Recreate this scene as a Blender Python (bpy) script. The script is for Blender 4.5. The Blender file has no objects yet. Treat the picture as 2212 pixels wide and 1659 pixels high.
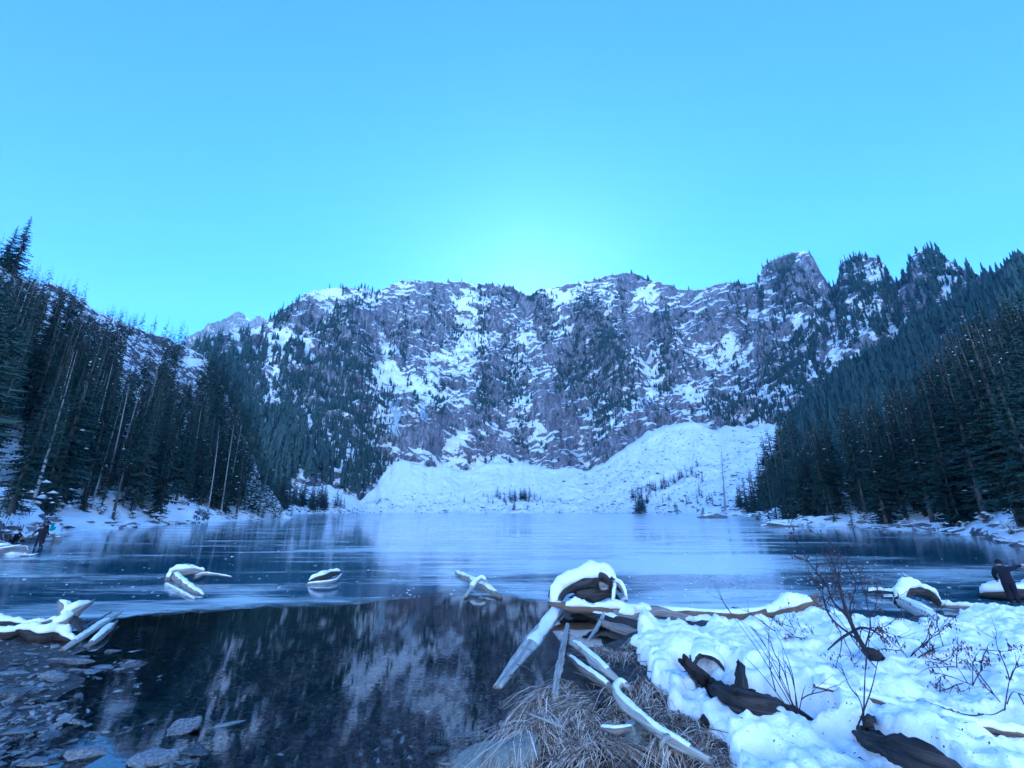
import bpy, bmesh, math, random
import numpy as np
from mathutils import Vector, Matrix

random.seed(22)
RNG = np.random.default_rng(22)
SC = bpy.context.scene
COL = SC.collection

# ------------------------------------------------------------------ camera, sky, sun, exposure
CAM_H = 2.7                      # eye above the ice
FOC = 0.56                       # focal length in picture heights
PITCH = math.radians(16.3)
cam_data = bpy.data.cameras.new('camera')
cam_data.sensor_width = 36.0
cam_data.lens = FOC * 0.75 * 36.0
cam_data.clip_start = 0.1
cam_data.clip_end = 20000.0
cam = bpy.data.objects.new('camera', cam_data)
cam.location = (0, 0, CAM_H)
cam.rotation_euler = (math.radians(90) + PITCH, 0, 0)
COL.objects.link(cam)
SC.camera = cam

SUN_EL = math.radians(23.0)
SUN_AZ = math.radians(2.5)       # clockwise from +Y
world = bpy.data.worlds.new('World')
SC.world = world
world.use_nodes = True
wn, wl = world.node_tree.nodes, world.node_tree.links
wn.clear()
sky = wn.new('ShaderNodeTexSky')
sky.sky_type = 'NISHITA'
sky.sun_disc = False
sky.sun_elevation = SUN_EL
sky.sun_rotation = SUN_AZ
sky.altitude = 800.0
sky.air_density = 1.0
sky.dust_density = 0.3
sky.ozone_density = 2.5
tint = wn.new('ShaderNodeMixRGB')
tint.blend_type = 'MULTIPLY'
tint.inputs[0].default_value = 1.0
tint.inputs[2].default_value = (0.66, 0.90, 1.0, 1)
bg = wn.new('ShaderNodeBackground')
bg.inputs[1].default_value = 0.115
wo = wn.new('ShaderNodeOutputWorld')
wl.new(sky.outputs[0], tint.inputs[1])
wl.new(tint.outputs[0], bg.inputs[0])
wl.new(bg.outputs[0], wo.inputs[0])

sun_data = bpy.data.lights.new('sun', 'SUN')
sun_data.energy = 5.0
sun_data.angle = math.radians(0.5)
sun_data.color = (1.0, 0.97, 0.90)
sun = bpy.data.objects.new('sun', sun_data)
sd = Vector((math.sin(SUN_AZ) * math.cos(SUN_EL), math.cos(SUN_AZ) * math.cos(SUN_EL), math.sin(SUN_EL)))
sun.rotation_euler = sd.to_track_quat('Z', 'Y').to_euler()
sun.location = (0, 0, 500)
COL.objects.link(sun)

SC.view_settings.view_transform = 'Standard'
SC.view_settings.look = 'None'
SC.view_settings.gamma = 1.0
SC.view_settings.exposure = 1.56
SC.view_settings.use_white_balance = True      # the phone balanced the shade far too cold
SC.view_settings.white_balance_temperature = 4300
SC.view_settings.white_balance_tint = 10
SC.cycles.max_bounces = 6
SC.cycles.diffuse_bounces = 4
SC.cycles.glossy_bounces = 3
SC.cycles.transparent_max_bounces = 8
SC.cycles.use_denoising = True
SC.cycles.caustics_reflective = False
SC.cycles.caustics_refractive = False

# ------------------------------------------------------------------ sight lines: picture position -> place
CP, SP = math.cos(PITCH), math.sin(PITCH)
def ray(u, v):
    x = (np.asarray(u, float) - 1106.0) / 1659.0
    y = (829.5 - np.asarray(v, float)) / 1659.0
    return x, FOC * CP - y * SP, FOC * SP + y * CP
def at(u, v, Y):
    """point seen at (u, v), Y metres ahead"""
    x, f, z = ray(u, v)
    s = np.asarray(Y, float) / f
    return np.stack(np.broadcast_arrays(x * s, np.asarray(Y, float) + 0 * s, CAM_H + z * s), -1)
def gz(u, v, z=0.0):
    """point seen at (u, v) on the level z"""
    x, f, zz = ray(u, v)
    s = (z - CAM_H) / zz
    return np.stack(np.broadcast_arrays(x * s, f * s, CAM_H + zz * s), -1)
def px(P):
    """place -> picture position (used only to choose what grows where)"""
    P = np.asarray(P, float)
    d = P - np.array([0, 0, CAM_H])
    f = d[..., 1] * CP + d[..., 2] * SP
    y = -d[..., 1] * SP + d[..., 2] * CP
    return 1106 + d[..., 0] / f * FOC * 1659, 829.5 - y / f * FOC * 1659

# ------------------------------------------------------------------ noise
_perm = RNG.permutation(256)
_perm = np.concatenate([_perm, _perm, _perm])
_g = RNG.normal(size=(256, 3)); _g /= np.linalg.norm(_g, axis=1, keepdims=True)
def perlin(x, y, z=0.0):
    x, y, z = np.broadcast_arrays(np.asarray(x, float), np.asarray(y, float), np.asarray(z, float))
    xi, yi, zi = np.floor(x).astype(int), np.floor(y).astype(int), np.floor(z).astype(int)
    xf, yf, zf = x - xi, y - yi, z - zi
    u, v, w = (q * q * q * (q * (q * 6 - 15) + 10) for q in (xf, yf, zf))
    xi, yi, zi = xi & 255, yi & 255, zi & 255
    def c(a, b, d):
        h = _perm[_perm[_perm[xi + a] + yi + b] + zi + d]
        g = _g[h]
        return g[..., 0] * (xf - a) + g[..., 1] * (yf - b) + g[..., 2] * (zf - d)
    x00 = c(0, 0, 0) * (1 - u) + c(1, 0, 0) * u
    x10 = c(0, 1, 0) * (1 - u) + c(1, 1, 0) * u
    x01 = c(0, 0, 1) * (1 - u) + c(1, 0, 1) * u
    x11 = c(0, 1, 1) * (1 - u) + c(1, 1, 1) * u
    return ((x00 * (1 - v) + x10 * v) * (1 - w) + (x01 * (1 - v) + x11 * v) * w) * 1.6
def fbm(x, y, z=0.0, o=4, g=0.5):
    s, a = 0, 1.0
    for k in range(o):
        s = s + a * perlin(np.asarray(x) * 2 ** k + 17.3 * k, np.asarray(y) * 2 ** k + 5.1 * k, np.asarray(z) * 2 ** k + 9.7 * k)
        a *= g
    return s
def smooth(a, b, x):
    t = np.clip((np.asarray(x, float) - a) / (b - a), 0, 1)
    return t * t * (3 - 2 * t)
def tab(pts, u):
    pts = np.array(pts, float)
    return np.interp(u, pts[:, 0], pts[:, 1])

# ------------------------------------------------------------------ mesh helpers
def mesh_from(name, V, faces, uv=None, smooth_=True, attrs=None):
    """faces: (n,3) or (n,4) int array, or a list of such arrays"""
    V = np.asarray(V, np.float32).reshape(-1, 3)
    if isinstance(faces, np.ndarray): faces = [faces]
    faces = [np.asarray(f, np.int32) for f in faces if len(f)]
    loops = np.concatenate([f.ravel() for f in faces])
    totals = np.concatenate([np.full(len(f), f.shape[1], np.int32) for f in faces])
    starts = np.concatenate([[0], np.cumsum(totals)[:-1]]).astype(np.int32)
    me = bpy.data.meshes.new(name)
    me.vertices.add(len(V)); me.vertices.foreach_set('co', V.ravel())
    me.loops.add(len(loops)); me.loops.foreach_set('vertex_index', loops)
    me.polygons.add(len(totals)); me.polygons.foreach_set('loop_start', starts)
    me.update(calc_edges=True)
    if uv is not None:
        l = me.uv_layers.new(name='UVMap')
        l.data.foreach_set('uv', np.asarray(uv, np.float32)[loops].ravel())
    if attrs:
        for k, a in attrs.items():
            at_ = me.attributes.new(k, 'FLOAT', 'POINT')
            at_.data.foreach_set('value', np.asarray(a, np.float32).ravel())
    me.polygons.foreach_set('use_smooth', np.full(len(totals), bool(smooth_)))
    me.validate()
    return me
def link(name, me, mat=None, parent=None, label=None, cat=None, group=None, kind=None):
    o = bpy.data.objects.new(name, me)
    COL.objects.link(o)
    if mat is not None and me is not None and not me.materials: me.materials.append(mat)
    if parent is not None: o.parent = parent
    if label: o['label'] = label
    if cat: o['category'] = cat
    if group: o['group'] = group
    if kind: o['kind'] = kind
    return o
def grid_faces(nu, nt):
    i = np.arange((nu - 1) * (nt - 1))
    a = (i // (nt - 1)) * nt + i % (nt - 1)
    return np.stack([a, a + nt, a + nt + 1, a + 1], 1)
def grid_normals(P):
    du = np.gradient(P, axis=0); dt = np.gradient(P, axis=1)
    n = np.cross(du, dt)
    n /= np.linalg.norm(n, axis=-1, keepdims=True) + 1e-9
    return n

class MB:
    """collects pieces of one mesh"""
    def __init__(s): s.V, s.F3, s.F4, s.UV, s.n = [], [], [], [], 0
    def add(s, V, F, uv=None):
        V = np.asarray(V, float); F = np.asarray(F)
        (s.F3 if F.shape[1] == 3 else s.F4).append(F + s.n)
        s.V.append(V); s.UV.append(np.zeros((len(V), 2)) if uv is None else uv); s.n += len(V)
    def mesh(s, name, smooth_=True):
        fs = []
        if s.F3: fs.append(np.concatenate(s.F3))
        if s.F4: fs.append(np.concatenate(s.F4))
        return mesh_from(name, np.concatenate(s.V), fs, np.concatenate(s.UV), smooth_)

def spline(pts, n):
    """smooth path through points (Catmull-Rom), n samples"""
    p = np.asarray(pts, float)
    if len(p) == 2:
        t = np.linspace(0, 1, n)[:, None]; return p[0] * (1 - t) + p[1] * t
    q = np.concatenate([[2 * p[0] - p[1]], p, [2 * p[-1] - p[-2]]])
    t = np.linspace(0, len(p) - 1 - 1e-6, n); i = t.astype(int); f = (t - i)[:, None]
    a, b, c, d = q[i], q[i + 1], q[i + 2], q[i + 3]
    return 0.5 * (2 * b + (c - a) * f + (2 * a - 5 * b + 4 * c - d) * f ** 2 + (3 * b - a - 3 * c + d) * f ** 3)
def frames(path):
    T = np.gradient(path, axis=0); T /= np.linalg.norm(T, axis=1, keepdims=True) + 1e-9
    up = np.array([0, 0, 1.0])
    U = up - T * (T @ up)[:, None]
    bad = np.linalg.norm(U, axis=1) < 0.15
    U[bad] = np.array([0, -1.0, 0]) - T[bad] * (T[bad] @ np.array([0, -1.0, 0]))[:, None]
    U /= np.linalg.norm(U, axis=1, keepdims=True) + 1e-9
    return T, U, np.cross(T, U)
def tube(path, rad, sides=10, rough=0.0, seed=0.0, knob=0.0):
    path = np.asarray(path, float); n = len(path)
    rad = np.interp(np.linspace(0, 1, n), np.linspace(0, 1, len(rad)), rad) if np.ndim(rad) else np.full(n, rad)
    T, U, W = frames(path)
    a = np.linspace(0, 2 * np.pi, sides, endpoint=False)
    ln = np.concatenate([[0], np.cumsum(np.linalg.norm(np.diff(path, axis=0), axis=1))])
    R = rad[:, None] * np.ones(sides)
    if rough:
        m = rad.mean() + 1e-6
        R = R * (1 + rough * fbm(np.cos(a)[None] * 1.3 + seed, np.sin(a)[None] * 1.3 + seed, ln[:, None] / (m * 7) + seed, 3)
                 - .8 * rough * np.abs(fbm(np.cos(a)[None] * 4.5 + seed, np.sin(a)[None] * 4.5, ln[:, None] / (m * 8) + seed, 3)))
    V = path[:, None] + U[:, None] * (np.cos(a)[None, :, None] * R[..., None]) + W[:, None] * (np.sin(a)[None, :, None] * R[..., None])
    if rough > .12:                     # splintered ends
        jg = fbm(np.cos(a) * 2.2 + seed, np.sin(a) * 2.2, seed, 3)
        V[0] -= T[0] * (rad[0] * 2.2 * np.abs(jg))[:, None]; V[-1] += T[-1] * (rad[-1] * 2.2 * np.abs(jg[::-1]))[:, None]
    i = np.arange((n - 1) * sides); r = i // sides; c = i % sides; c2 = (c + 1) % sides
    F = np.stack([r * sides + c, r * sides + c2, (r + 1) * sides + c2, (r + 1) * sides + c], 1)
    uv = np.stack([np.broadcast_to(a / (2 * np.pi), (n, sides)), np.broadcast_to(ln[:, None], (n, sides))], -1).reshape(-1, 2)
    V = V.reshape(-1, 3)
    caps = np.concatenate([path[:1] - T[:1] * rad[0] * 0.15, path[-1:] + T[-1:] * rad[-1] * 0.15])
    k = len(V)
    c = np.arange(sides)
    f0 = np.stack([np.full(sides, k), (c + 1) % sides, c], 1)
    f1 = np.stack([np.full(sides, k + 1), (n - 1) * sides + c, (n - 1) * sides + (c + 1) % sides], 1)
    return np.concatenate([V, caps]), F, np.concatenate([f0, f1]), np.concatenate([uv, [[.5, 0], [.5, ln[-1]]]])
def add_tube(mb, *a, **k):
    V, F, Fc, uv = tube(*a, **k)
    n0 = mb.n
    mb.add(V, F, uv)
    mb.F3.append(Fc + n0)
def snow_strip(path, rad, th, width=75, seed=0.0, lump=0.35, lean=0.0):
    """snow lying along the top of a log: thick in the middle, thin at both edges"""
    path = np.asarray(path, float); n = len(path)
    rad = np.interp(np.linspace(0, 1, n), np.linspace(0, 1, len(rad)), rad) if np.ndim(rad) else np.full(n, rad)
    T, U, W = frames(path)
    ln = np.concatenate([[0], np.cumsum(np.linalg.norm(np.diff(path, axis=0), axis=1))])
    e = np.minimum(ln, ln[-1] - ln)
    k = 11
    q = np.linspace(-1, 1, k)
    m = rad.mean() + .03
    th = th * (0.66 + 0.75 * fbm(ln / (3.5 * m) + seed, seed, 0, 4))
    th = np.clip(th, 0.006, None) * np.sqrt(np.clip(e / (0.10 + th), 0.0, 1)) + 0.003
    th = th * np.clip(np.abs(U[:, 2]) * 1.2, 0.2, 1)
    wl = np.radians(width) * np.clip(0.80 + 0.45 * fbm(ln / (4.5 * m) + 3 + seed, seed + 5, 0, 3), .3, 1.15)
    wr = np.radians(width) * np.clip(0.80 + 0.45 * fbm(ln / (4.5 * m) + 31 + seed, seed + 8, 0, 3), .3, 1.15)
    ang = np.where(q[None] < 0, q[None] * wl[:, None], q[None] * wr[:, None]) + lean
    bumpy = 1 + .50 * fbm(ln[:, None] / (1.5 * m) + seed, q[None] * 1.8 + seed, 2.0, 4)
    Ro = rad[:, None] * 1.0 + th[:, None] * np.clip(1 - np.abs(q) ** 2.6, 0, 1)[None] * bumpy + 0.002
    Ri = rad[:, None] * 0.8 * np.ones(k)
    ang2 = np.concatenate([ang, ang[:, ::-1]], 1); R = np.concatenate([Ro, Ri], 1)
    V = path[:, None] + U[:, None] * (np.cos(ang2) * R)[..., None] + W[:, None] * (np.sin(ang2) * R)[..., None]
    s = 2 * k
    i = np.arange((n - 1) * s); r = i // s; c = i % s; c2 = (c + 1) % s
    F = np.stack([r * s + c, r * s + c2, (r + 1) * s + c2, (r + 1) * s + c], 1)
    return V.reshape(-1, 3), F

# ------------------------------------------------------------------ materials
class NT:
    def __init__(s, name):
        s.m = bpy.data.materials.new(name); s.m.use_nodes = True
        s.t = s.m.node_tree; s.t.nodes.clear()
        s.out = s.n('ShaderNodeOutputMaterial')
        s.co = None
    def n(s, typ, **kw):
        nd = s.t.nodes.new(typ)
        for k, v in kw.items(): setattr(nd, k, v)
        return nd
    def put(s, sock, v):
        if isinstance(v, bpy.types.NodeSocket): s.t.links.new(v, sock)
        elif isinstance(v, (tuple, list)) and len(v) == 3 and sock.type == 'RGBA': sock.default_value = (*v, 1)
        else: sock.default_value = v
    def coord(s, kind='Object'):
        if s.co is None: s.co = s.n('ShaderNodeTexCoord')
        return s.co.outputs[kind]
    def mapping(s, scale=(1, 1, 1), vec=None, rot=(0, 0, 0)):
        m = s.n('ShaderNodeMapping'); s.put(m.inputs['Vector'], vec or s.coord()); m.inputs['Scale'].default_value = scale
        m.inputs['Rotation'].default_value = rot
        return m.outputs[0]
    def noise(s, scale, detail=4, rough=0.55, vec=None, dist=0.0):
        m = s.n('ShaderNodeTexNoise'); s.put(m.inputs['Vector'], vec or s.coord())
        m.inputs['Scale'].default_value = scale; m.inputs['Detail'].default_value = detail
        m.inputs['Roughness'].default_value = rough; m.inputs['Distortion'].default_value = dist
        return m.outputs['Fac']
    def math(s, op, a, b=0.0, c=None, clamp=False):
        m = s.n('ShaderNodeMath', operation=op, use_clamp=clamp); s.put(m.inputs[0], a); s.put(m.inputs[1], b)
        if c is not None: s.put(m.inputs[2], c)
        return m.outputs[0]
    def ramp(s, f, a, b, lo=0.0, hi=1.0):
        m = s.n('ShaderNodeMapRange', interpolation_type='SMOOTHSTEP'); s.put(m.inputs[0], f)
        s.put(m.inputs[1], a); s.put(m.inputs[2], b); s.put(m.inputs[3], lo); s.put(m.inputs[4], hi)
        return m.outputs[0]
    def mix(s, f, a, b):
        m = s.n('ShaderNodeMixRGB'); s.put(m.inputs[0], f); s.put(m.inputs[1], a); s.put(m.inputs[2], b)
        return m.outputs[0]
    def attr(s, name):
        return s.n('ShaderNodeAttribute', attribute_name=name).outputs['Fac']
    def nz(s):
        g = s.n('ShaderNodeNewGeometry'); x = s.n('ShaderNodeSeparateXYZ'); s.put(x.inputs[0], g.outputs['Normal'])
        return x.outputs[2]
    def bump(s, h, strength=0.5, dist=0.1, normal=None):
        b = s.n('ShaderNodeBump'); s.put(b.inputs['Height'], h)
        b.inputs['Strength'].default_value = strength; b.inputs['Distance'].default_value = dist
        if normal is not None: s.put(b.inputs['Normal'], normal)
        return b.outputs[0]
    def pbr(s, color, rough=0.8, normal=None, spec=0.3, **kw):
        p = s.n('ShaderNodeBsdfPrincipled')
        s.put(p.inputs['Base Color'], color); s.put(p.inputs['Roughness'], rough)
        s.put(p.inputs['Specular IOR Level'], spec)
        if normal is not None: s.put(p.inputs['Normal'], normal)
        for k, v in kw.items(): s.put(p.inputs[k], v)
        return p.outputs[0]
    def done(s, sh):
        s.t.links.new(sh, s.out.inputs[0]); return s.m

SNOW = (0.91, 0.92, 0.93)
def m_mountain(name, fine=1.0, rock_a=(0.13, 0.13, 0.145), rock_b=(0.36, 0.355, 0.375)):
    t = NT(name)
    v = t.mapping((0.055 * fine, 0.055 * fine, 0.10 * fine), rot=(0.12, 0.3, 0))
    v2 = t.mapping((0.2 * fine, 0.2 * fine, 0.06 * fine))
    n1 = t.noise(2.3, 6, 0.70, v, 0.6)
    n2 = t.noise(0.8, 5, 0.7, v2)
    rock = t.mix(t.ramp(n2, 0.3, 0.7), rock_a, rock_b)
    rock = t.mix(t.ramp(t.noise(0.02 * fine, 3), 0.45, 0.62), rock, t.mix(0.5, rock, (0.27, 0.24, 0.27)))
    n3 = t.noise(1.0, 4, 0.7, t.mapping((0.5 * fine, 0.5 * fine, 0.10 * fine)), 0.4)
    rock = t.mix(t.ramp(n3, 0.42, 0.56, 0.75, 0.0), rock, (0.055, 0.055, 0.075))
    s = t.math('ADD', t.attr('snow'), t.math('MULTIPLY', t.math('SUBTRACT', n1, 0.5), 1.55))
    mask = t.ramp(s, 0.46, 0.56)
    h = t.math('ADD', t.math('MULTIPLY', n2, 1.0), t.math('MULTIPLY', mask, 0.25))
    col = t.mix(mask, rock, SNOW)
    return t.done(t.pbr(col, 0.85, t.bump(h, 0.7, 2.5 / fine), 0.1))
def m_snow(name='snow_material', scale=1.0):
    t = NT(name)
    h = t.math('ADD', t.math('MULTIPLY', t.noise(3.0 * scale, 5, 0.6), 1.0), t.math('MULTIPLY', t.noise(40 * scale, 3, 0.6), 0.12))
    col = t.mix(t.ramp(t.noise(1.2 * scale, 4), 0.3, 0.75), (0.88, 0.89, 0.90), (0.94, 0.945, 0.95))
    return t.done(t.pbr(col, 0.7, t.bump(h, 0.8, 0.07 / scale), 0.25))
def m_stone(name, a, b, snow=None, scale=6.0, rough=0.75):
    t = NT(name)
    oi = t.n('ShaderNodeObjectInfo').outputs['Random']
    isl = t.n('ShaderNodeNewGeometry').outputs['Random Per Island']
    n = t.noise(scale, 6, 0.65)
    f = t.math('ADD', t.ramp(n, 0.3, 0.7), t.math('MULTIPLY', t.math('SUBTRACT', t.math('FRACT', t.math('ADD', oi, isl)), 0.5), 0.9), clamp=True)
    c = t.mix(f, a, b)
    if snow is not None:
        s = t.math('ADD', t.nz(), t.math('MULTIPLY', t.math('SUBTRACT', t.noise(scale * 0.6, 4), 0.5), 0.8))
        c = t.mix(t.ramp(s, snow, snow + 0.12), c, SNOW)
    return t.done(t.pbr(c, rough, t.bump(n, 0.6, 0.2 / scale), 0.3))
def m_wood(name, a, b, dark, grain=1.0):
    t = NT(name)
    uv = t.coord('UV')
    v = t.mapping((9.0 * grain, 0.8 * grain, 1), uv)
    n = t.noise(2.2, 7, 0.7, v, 0.7)
    n2 = t.noise(1.7, 4, 0.6, t.mapping((2.0, 1.4, 1), uv))
    c = t.mix(t.ramp(n, 0.32, 0.68), a, b)
    c = t.mix(t.ramp(n2, 0.5, 0.72, 0, 0.75), c, dark)
    c = t.mix(t.ramp(n, 0.60, 0.70, 0, 0.6), c, dark)
    return t.done(t.pbr(c, 0.8, t.bump(n, 1.0, 0.03), 0.25))
def m_leaf(name, a, b, c=None):
    t = NT(name)
    oi = t.n('ShaderNodeObjectInfo').outputs['Random']
    isl = t.n('ShaderNodeNewGeometry').outputs['Random Per Island']
    f = t.math('ADD', t.math('MULTIPLY', oi, 0.5), t.math('MULTIPLY', isl, 0.5))
    return t.done(t.pbr(t.mix(f, a, b), 0.75, None, 0.2))
def m_plain(name, col, rough=0.8, spec=0.3):
    t = NT(name)
    n = t.noise(9, 4)
    return t.done(t.pbr(t.mix(n, tuple(x * 0.75 for x in col), tuple(min(1, x * 1.25) for x in col)), rough, t.bump(n, 0.3, 0.02), spec))

M = {}
M['cliff'] = m_mountain('cliff_rock_and_snow')
M['hill'] = m_mountain('hillside_snow', 4.0, (0.08, 0.075, 0.07), (0.2, 0.19, 0.18))
M['peak'] = m_mountain('sunlit_peak_rock', 0.6, (0.30, 0.29, 0.29), (0.48, 0.46, 0.45))  # greys set lighter than the cliff to paint in sunlight
M['snow'] = m_snow()
M['snow_far'] = m_snow('talus_snow', 0.08)
M['boulder'] = m_stone('snowy_boulder', (0.10, 0.10, 0.11), (0.26, 0.25, 0.26), 0.66, 1.2)
M['stone'] = m_stone('lake_stone', (0.035, 0.04, 0.045), (0.22, 0.24, 0.26), None, 7.0, 0.5)
M['pale_stone'] = m_stone('pale_lichen_stone', (0.16, 0.18, 0.17), (0.34, 0.36, 0.34), None, 9.0)
M['wood'] = m_wood('weathered_driftwood', (0.16, 0.14, 0.12), (0.34, 0.31, 0.28), (0.06, 0.05, 0.042))
M['wood_pale'] = m_wood('bleached_wood', (0.34, 0.33, 0.30), (0.62, 0.61, 0.56), (0.13, 0.115, 0.10))
M['wood_dark'] = m_wood('rotten_wood', (0.012, 0.010, 0.010), (0.075, 0.065, 0.062), (0.005, 0.005, 0.005), 1.3)
M['wood_brown'] = m_wood('brown_bark', (0.12, 0.075, 0.05), (0.20, 0.14, 0.10), (0.04, 0.028, 0.02), 0.7)
M['bark'] = m_wood('conifer_bark', (0.06, 0.055, 0.05), (0.13, 0.12, 0.11), (0.03, 0.027, 0.025), 0.15)
M['bark_pale'] = m_wood('pale_bark', (0.26, 0.25, 0.24), (0.42, 0.41, 0.39), (0.13, 0.12, 0.11), 0.15)
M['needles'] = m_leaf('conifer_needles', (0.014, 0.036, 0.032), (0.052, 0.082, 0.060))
M['needles_hazed'] = m_leaf('hazed_conifer_needles', (0.026, 0.055, 0.052), (0.070, 0.105, 0.092))  # needle colour lightened to carry the haze of distance
M['twig'] = m_plain('dark_twig', (0.028, 0.022, 0.028))
M['dry_leaf'] = m_leaf('dry_leaves', (0.06, 0.035, 0.035), (0.14, 0.08, 0.07))
t = NT('frosted_dead_grass')
isl = t.math('POWER', t.n('ShaderNodeNewGeometry').outputs['Random Per Island'], 1.5)
M['grass'] = t.done(t.pbr(t.mix(isl, (0.13, 0.065, 0.03), (0.92, 0.80, 0.66)), .8, None, .2))
M['brush'] = m_leaf('bare_brush', (0.05, 0.04, 0.035), (0.20, 0.16, 0.14))
M['fall'] = m_plain('frozen_fall_ice', (0.50, 0.58, 0.64), 0.3, 0.5)
M['chip'] = m_plain('ice_chip_material', (0.8, 0.84, 0.88), 0.35, 0.5)

# open water: clear over a dark bed, mirror at low angles
t = NT('open_water')
wv = t.mapping((0.6, 2.6, 1.0))
hgt = t.math('ADD', t.noise(5.5, 3, 0.6, wv, 0.5), t.math('MULTIPLY', t.noise(0.9, 2, 0.5, wv), 0.8))
nb = t.bump(hgt, 0.008, 0.05)
fr = t.n('ShaderNodeFresnel'); fr.inputs[0].default_value = 2.0; t.put(fr.inputs[1], nb)
tr = t.n('ShaderNodeBsdfTransparent'); t.put(tr.inputs[0], (0.74, 0.81, 0.84))
gl = t.n('ShaderNodeBsdfGlossy'); gl.inputs['Roughness'].default_value = 0.0; t.put(gl.inputs['Normal'], nb)
mx = t.n('ShaderNodeMixShader'); t.put(mx.inputs[0], fr.outputs[0]); t.put(mx.inputs[1], tr.outputs[0]); t.put(mx.inputs[2], gl.outputs[0])
M['water'] = t.done(mx.outputs[0])

# lake ice: dark clear ice, frosted in streaks
t = NT('lake_ice')
iv = t.mapping((0.06, 0.30, 1.0), rot=(0, 0, 0.06))
f1 = t.noise(1.0, 6, 0.62, iv, 1.2)
f2 = t.noise(3.0, 5, 0.7, t.mapping((0.25, 1.2, 1.0)), 0.5)
fs = t.math('ADD', t.attr('frost_sheen'), t.math('ADD', t.math('MULTIPLY', t.math('SUBTRACT', f1, 0.5), 1.7), t.math('MULTIPLY', t.math('SUBTRACT', f2, 0.5), 0.7)))
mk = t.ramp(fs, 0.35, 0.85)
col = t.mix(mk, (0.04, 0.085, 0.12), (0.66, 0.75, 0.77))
spk = t.ramp(t.noise(9, 2, 0.5, t.mapping((1, 1.6, 1))), 0.72, 0.76)
col = t.mix(t.math('MULTIPLY', spk, 0.5), col, (0.7, 0.74, 0.78))
rg = t.math('ADD', t.math('MULTIPLY', mk, 0.14), 0.035)
hb = t.math('ADD', t.noise(14, 4, 0.6), t.math('MULTIPLY', f2, 0.8))
ice_sh = t.pbr(col, rg, t.bump(hb, 0.07, 0.02), 0.5, IOR=1.31)
ed = t.math('ADD', t.attr('edge'), t.math('MULTIPLY', t.math('SUBTRACT', t.noise(1.1, 6, 0.65, t.mapping((0.7, 1.3, 1))), 0.5), 2.4))
al = t.ramp(ed, 0.0, 1.1, 0.10, 1.0)
crk = t.ramp(t.math('ABSOLUTE', t.math('SUBTRACT', t.noise(0.7, 5, 0.6, t.mapping((0.5, 1.1, 1))), 0.5)), 0.0, 0.006, 0.55, 0.0)
al = t.math('MAXIMUM', al, crk)
tr2 = t.n('ShaderNodeBsdfTransparent')
mx2 = t.n('ShaderNodeMixShader'); t.put(mx2.inputs[0], al); t.put(mx2.inputs[1], tr2.outputs[0]); t.put(mx2.inputs[2], ice_sh)
M['ice'] = t.done(mx2.outputs[0])

# lake bed and bank earth
t = NT('lake_bed_gravel')
n = t.noise(5, 7, 0.7); n2 = t.noise(30, 4, 0.6)
col = t.mix(t.ramp(n, 0.3, 0.7), (0.022, 0.022, 0.021), (0.085, 0.080, 0.075))
col = t.mix(t.ramp(n2, 0.55, 0.8), col, (0.10, 0.095, 0.09))
M['bed'] = t.done(t.pbr(col, 0.8, t.bump(t.math('ADD', n, t.math('MULTIPLY', n2, 0.3)), 0.9, 0.06), 0.3))

# ------------------------------------------------------------------ the mountains
SKYLINE = [(380,800),(430,745),(480,722),(530,712),(560,706),(588,684),(620,664),(660,634),(700,624),(760,620),(820,629),(850,610),(870,604),(905,606),
 (940,612),(985,607),(1040,614),(1080,612),(1110,622),(1135,637),(1150,635),(1165,624),(1200,620),(1240,612),(1280,605),(1320,594),(1355,589),(1385,594),
 (1410,608),(1440,614),(1480,628),(1510,624),(1545,614),(1600,609),(1634,610),(1640,590),(1650,574),(1668,562),(1700,549),(1735,540),(1750,547),(1766,575),
 (1784,606),(1798,622),(1806,612),(1812,585),(1822,564),(1840,556),(1860,553),(1890,555),(1908,566),(1922,592),(1935,612),(1950,592),(1962,588),(1968,556),
 (1980,540),(1995,534),(2012,538),(2040,556),(2080,580),(2120,594),(2150,592),(2180,584),(2212,560),(2330,560),(2450,760),(2560,1060),(2600,1090)]
CL_Y0 = [(380,290),(600,330),(740,400),(840,470),(1150,505),(1400,490),(1600,450),(1700,400),(1860,320),(2000,240),(2212,150),(2600,90)]
CL_Y1 = [(380,520),(600,630),(840,700),(1150,720),(1400,720),(1600,700),(1720,630),(1800,590),(1860,560),(2000,480),(2212,330),(2600,230)]

NU, NT_, NB = 800, 330, 18
us = np.linspace(390, 2560, NU)
vs = tab(SKYLINE, us) + 3.0 * fbm(us / 14.0, 0.3, 0, 4)
y0, y1 = tab(CL_Y0, us), tab(CL_Y1, us)
tt = np.linspace(0, 1, NT_)
Ug = us[:, None] * np.ones(NT_)
Tg = np.ones((NU, 1)) * tt
Vg = 1112 + (vs[:, None] - 1112) * Tg
ph = 2.2 * fbm(Ug / 190, Vg / 140, 2.2, 3)
nst = 8.0
wv_ = Tg + 0.62 * np.sin(2 * np.pi * (nst * Tg + ph)) / (2 * np.pi * nst)
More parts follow.
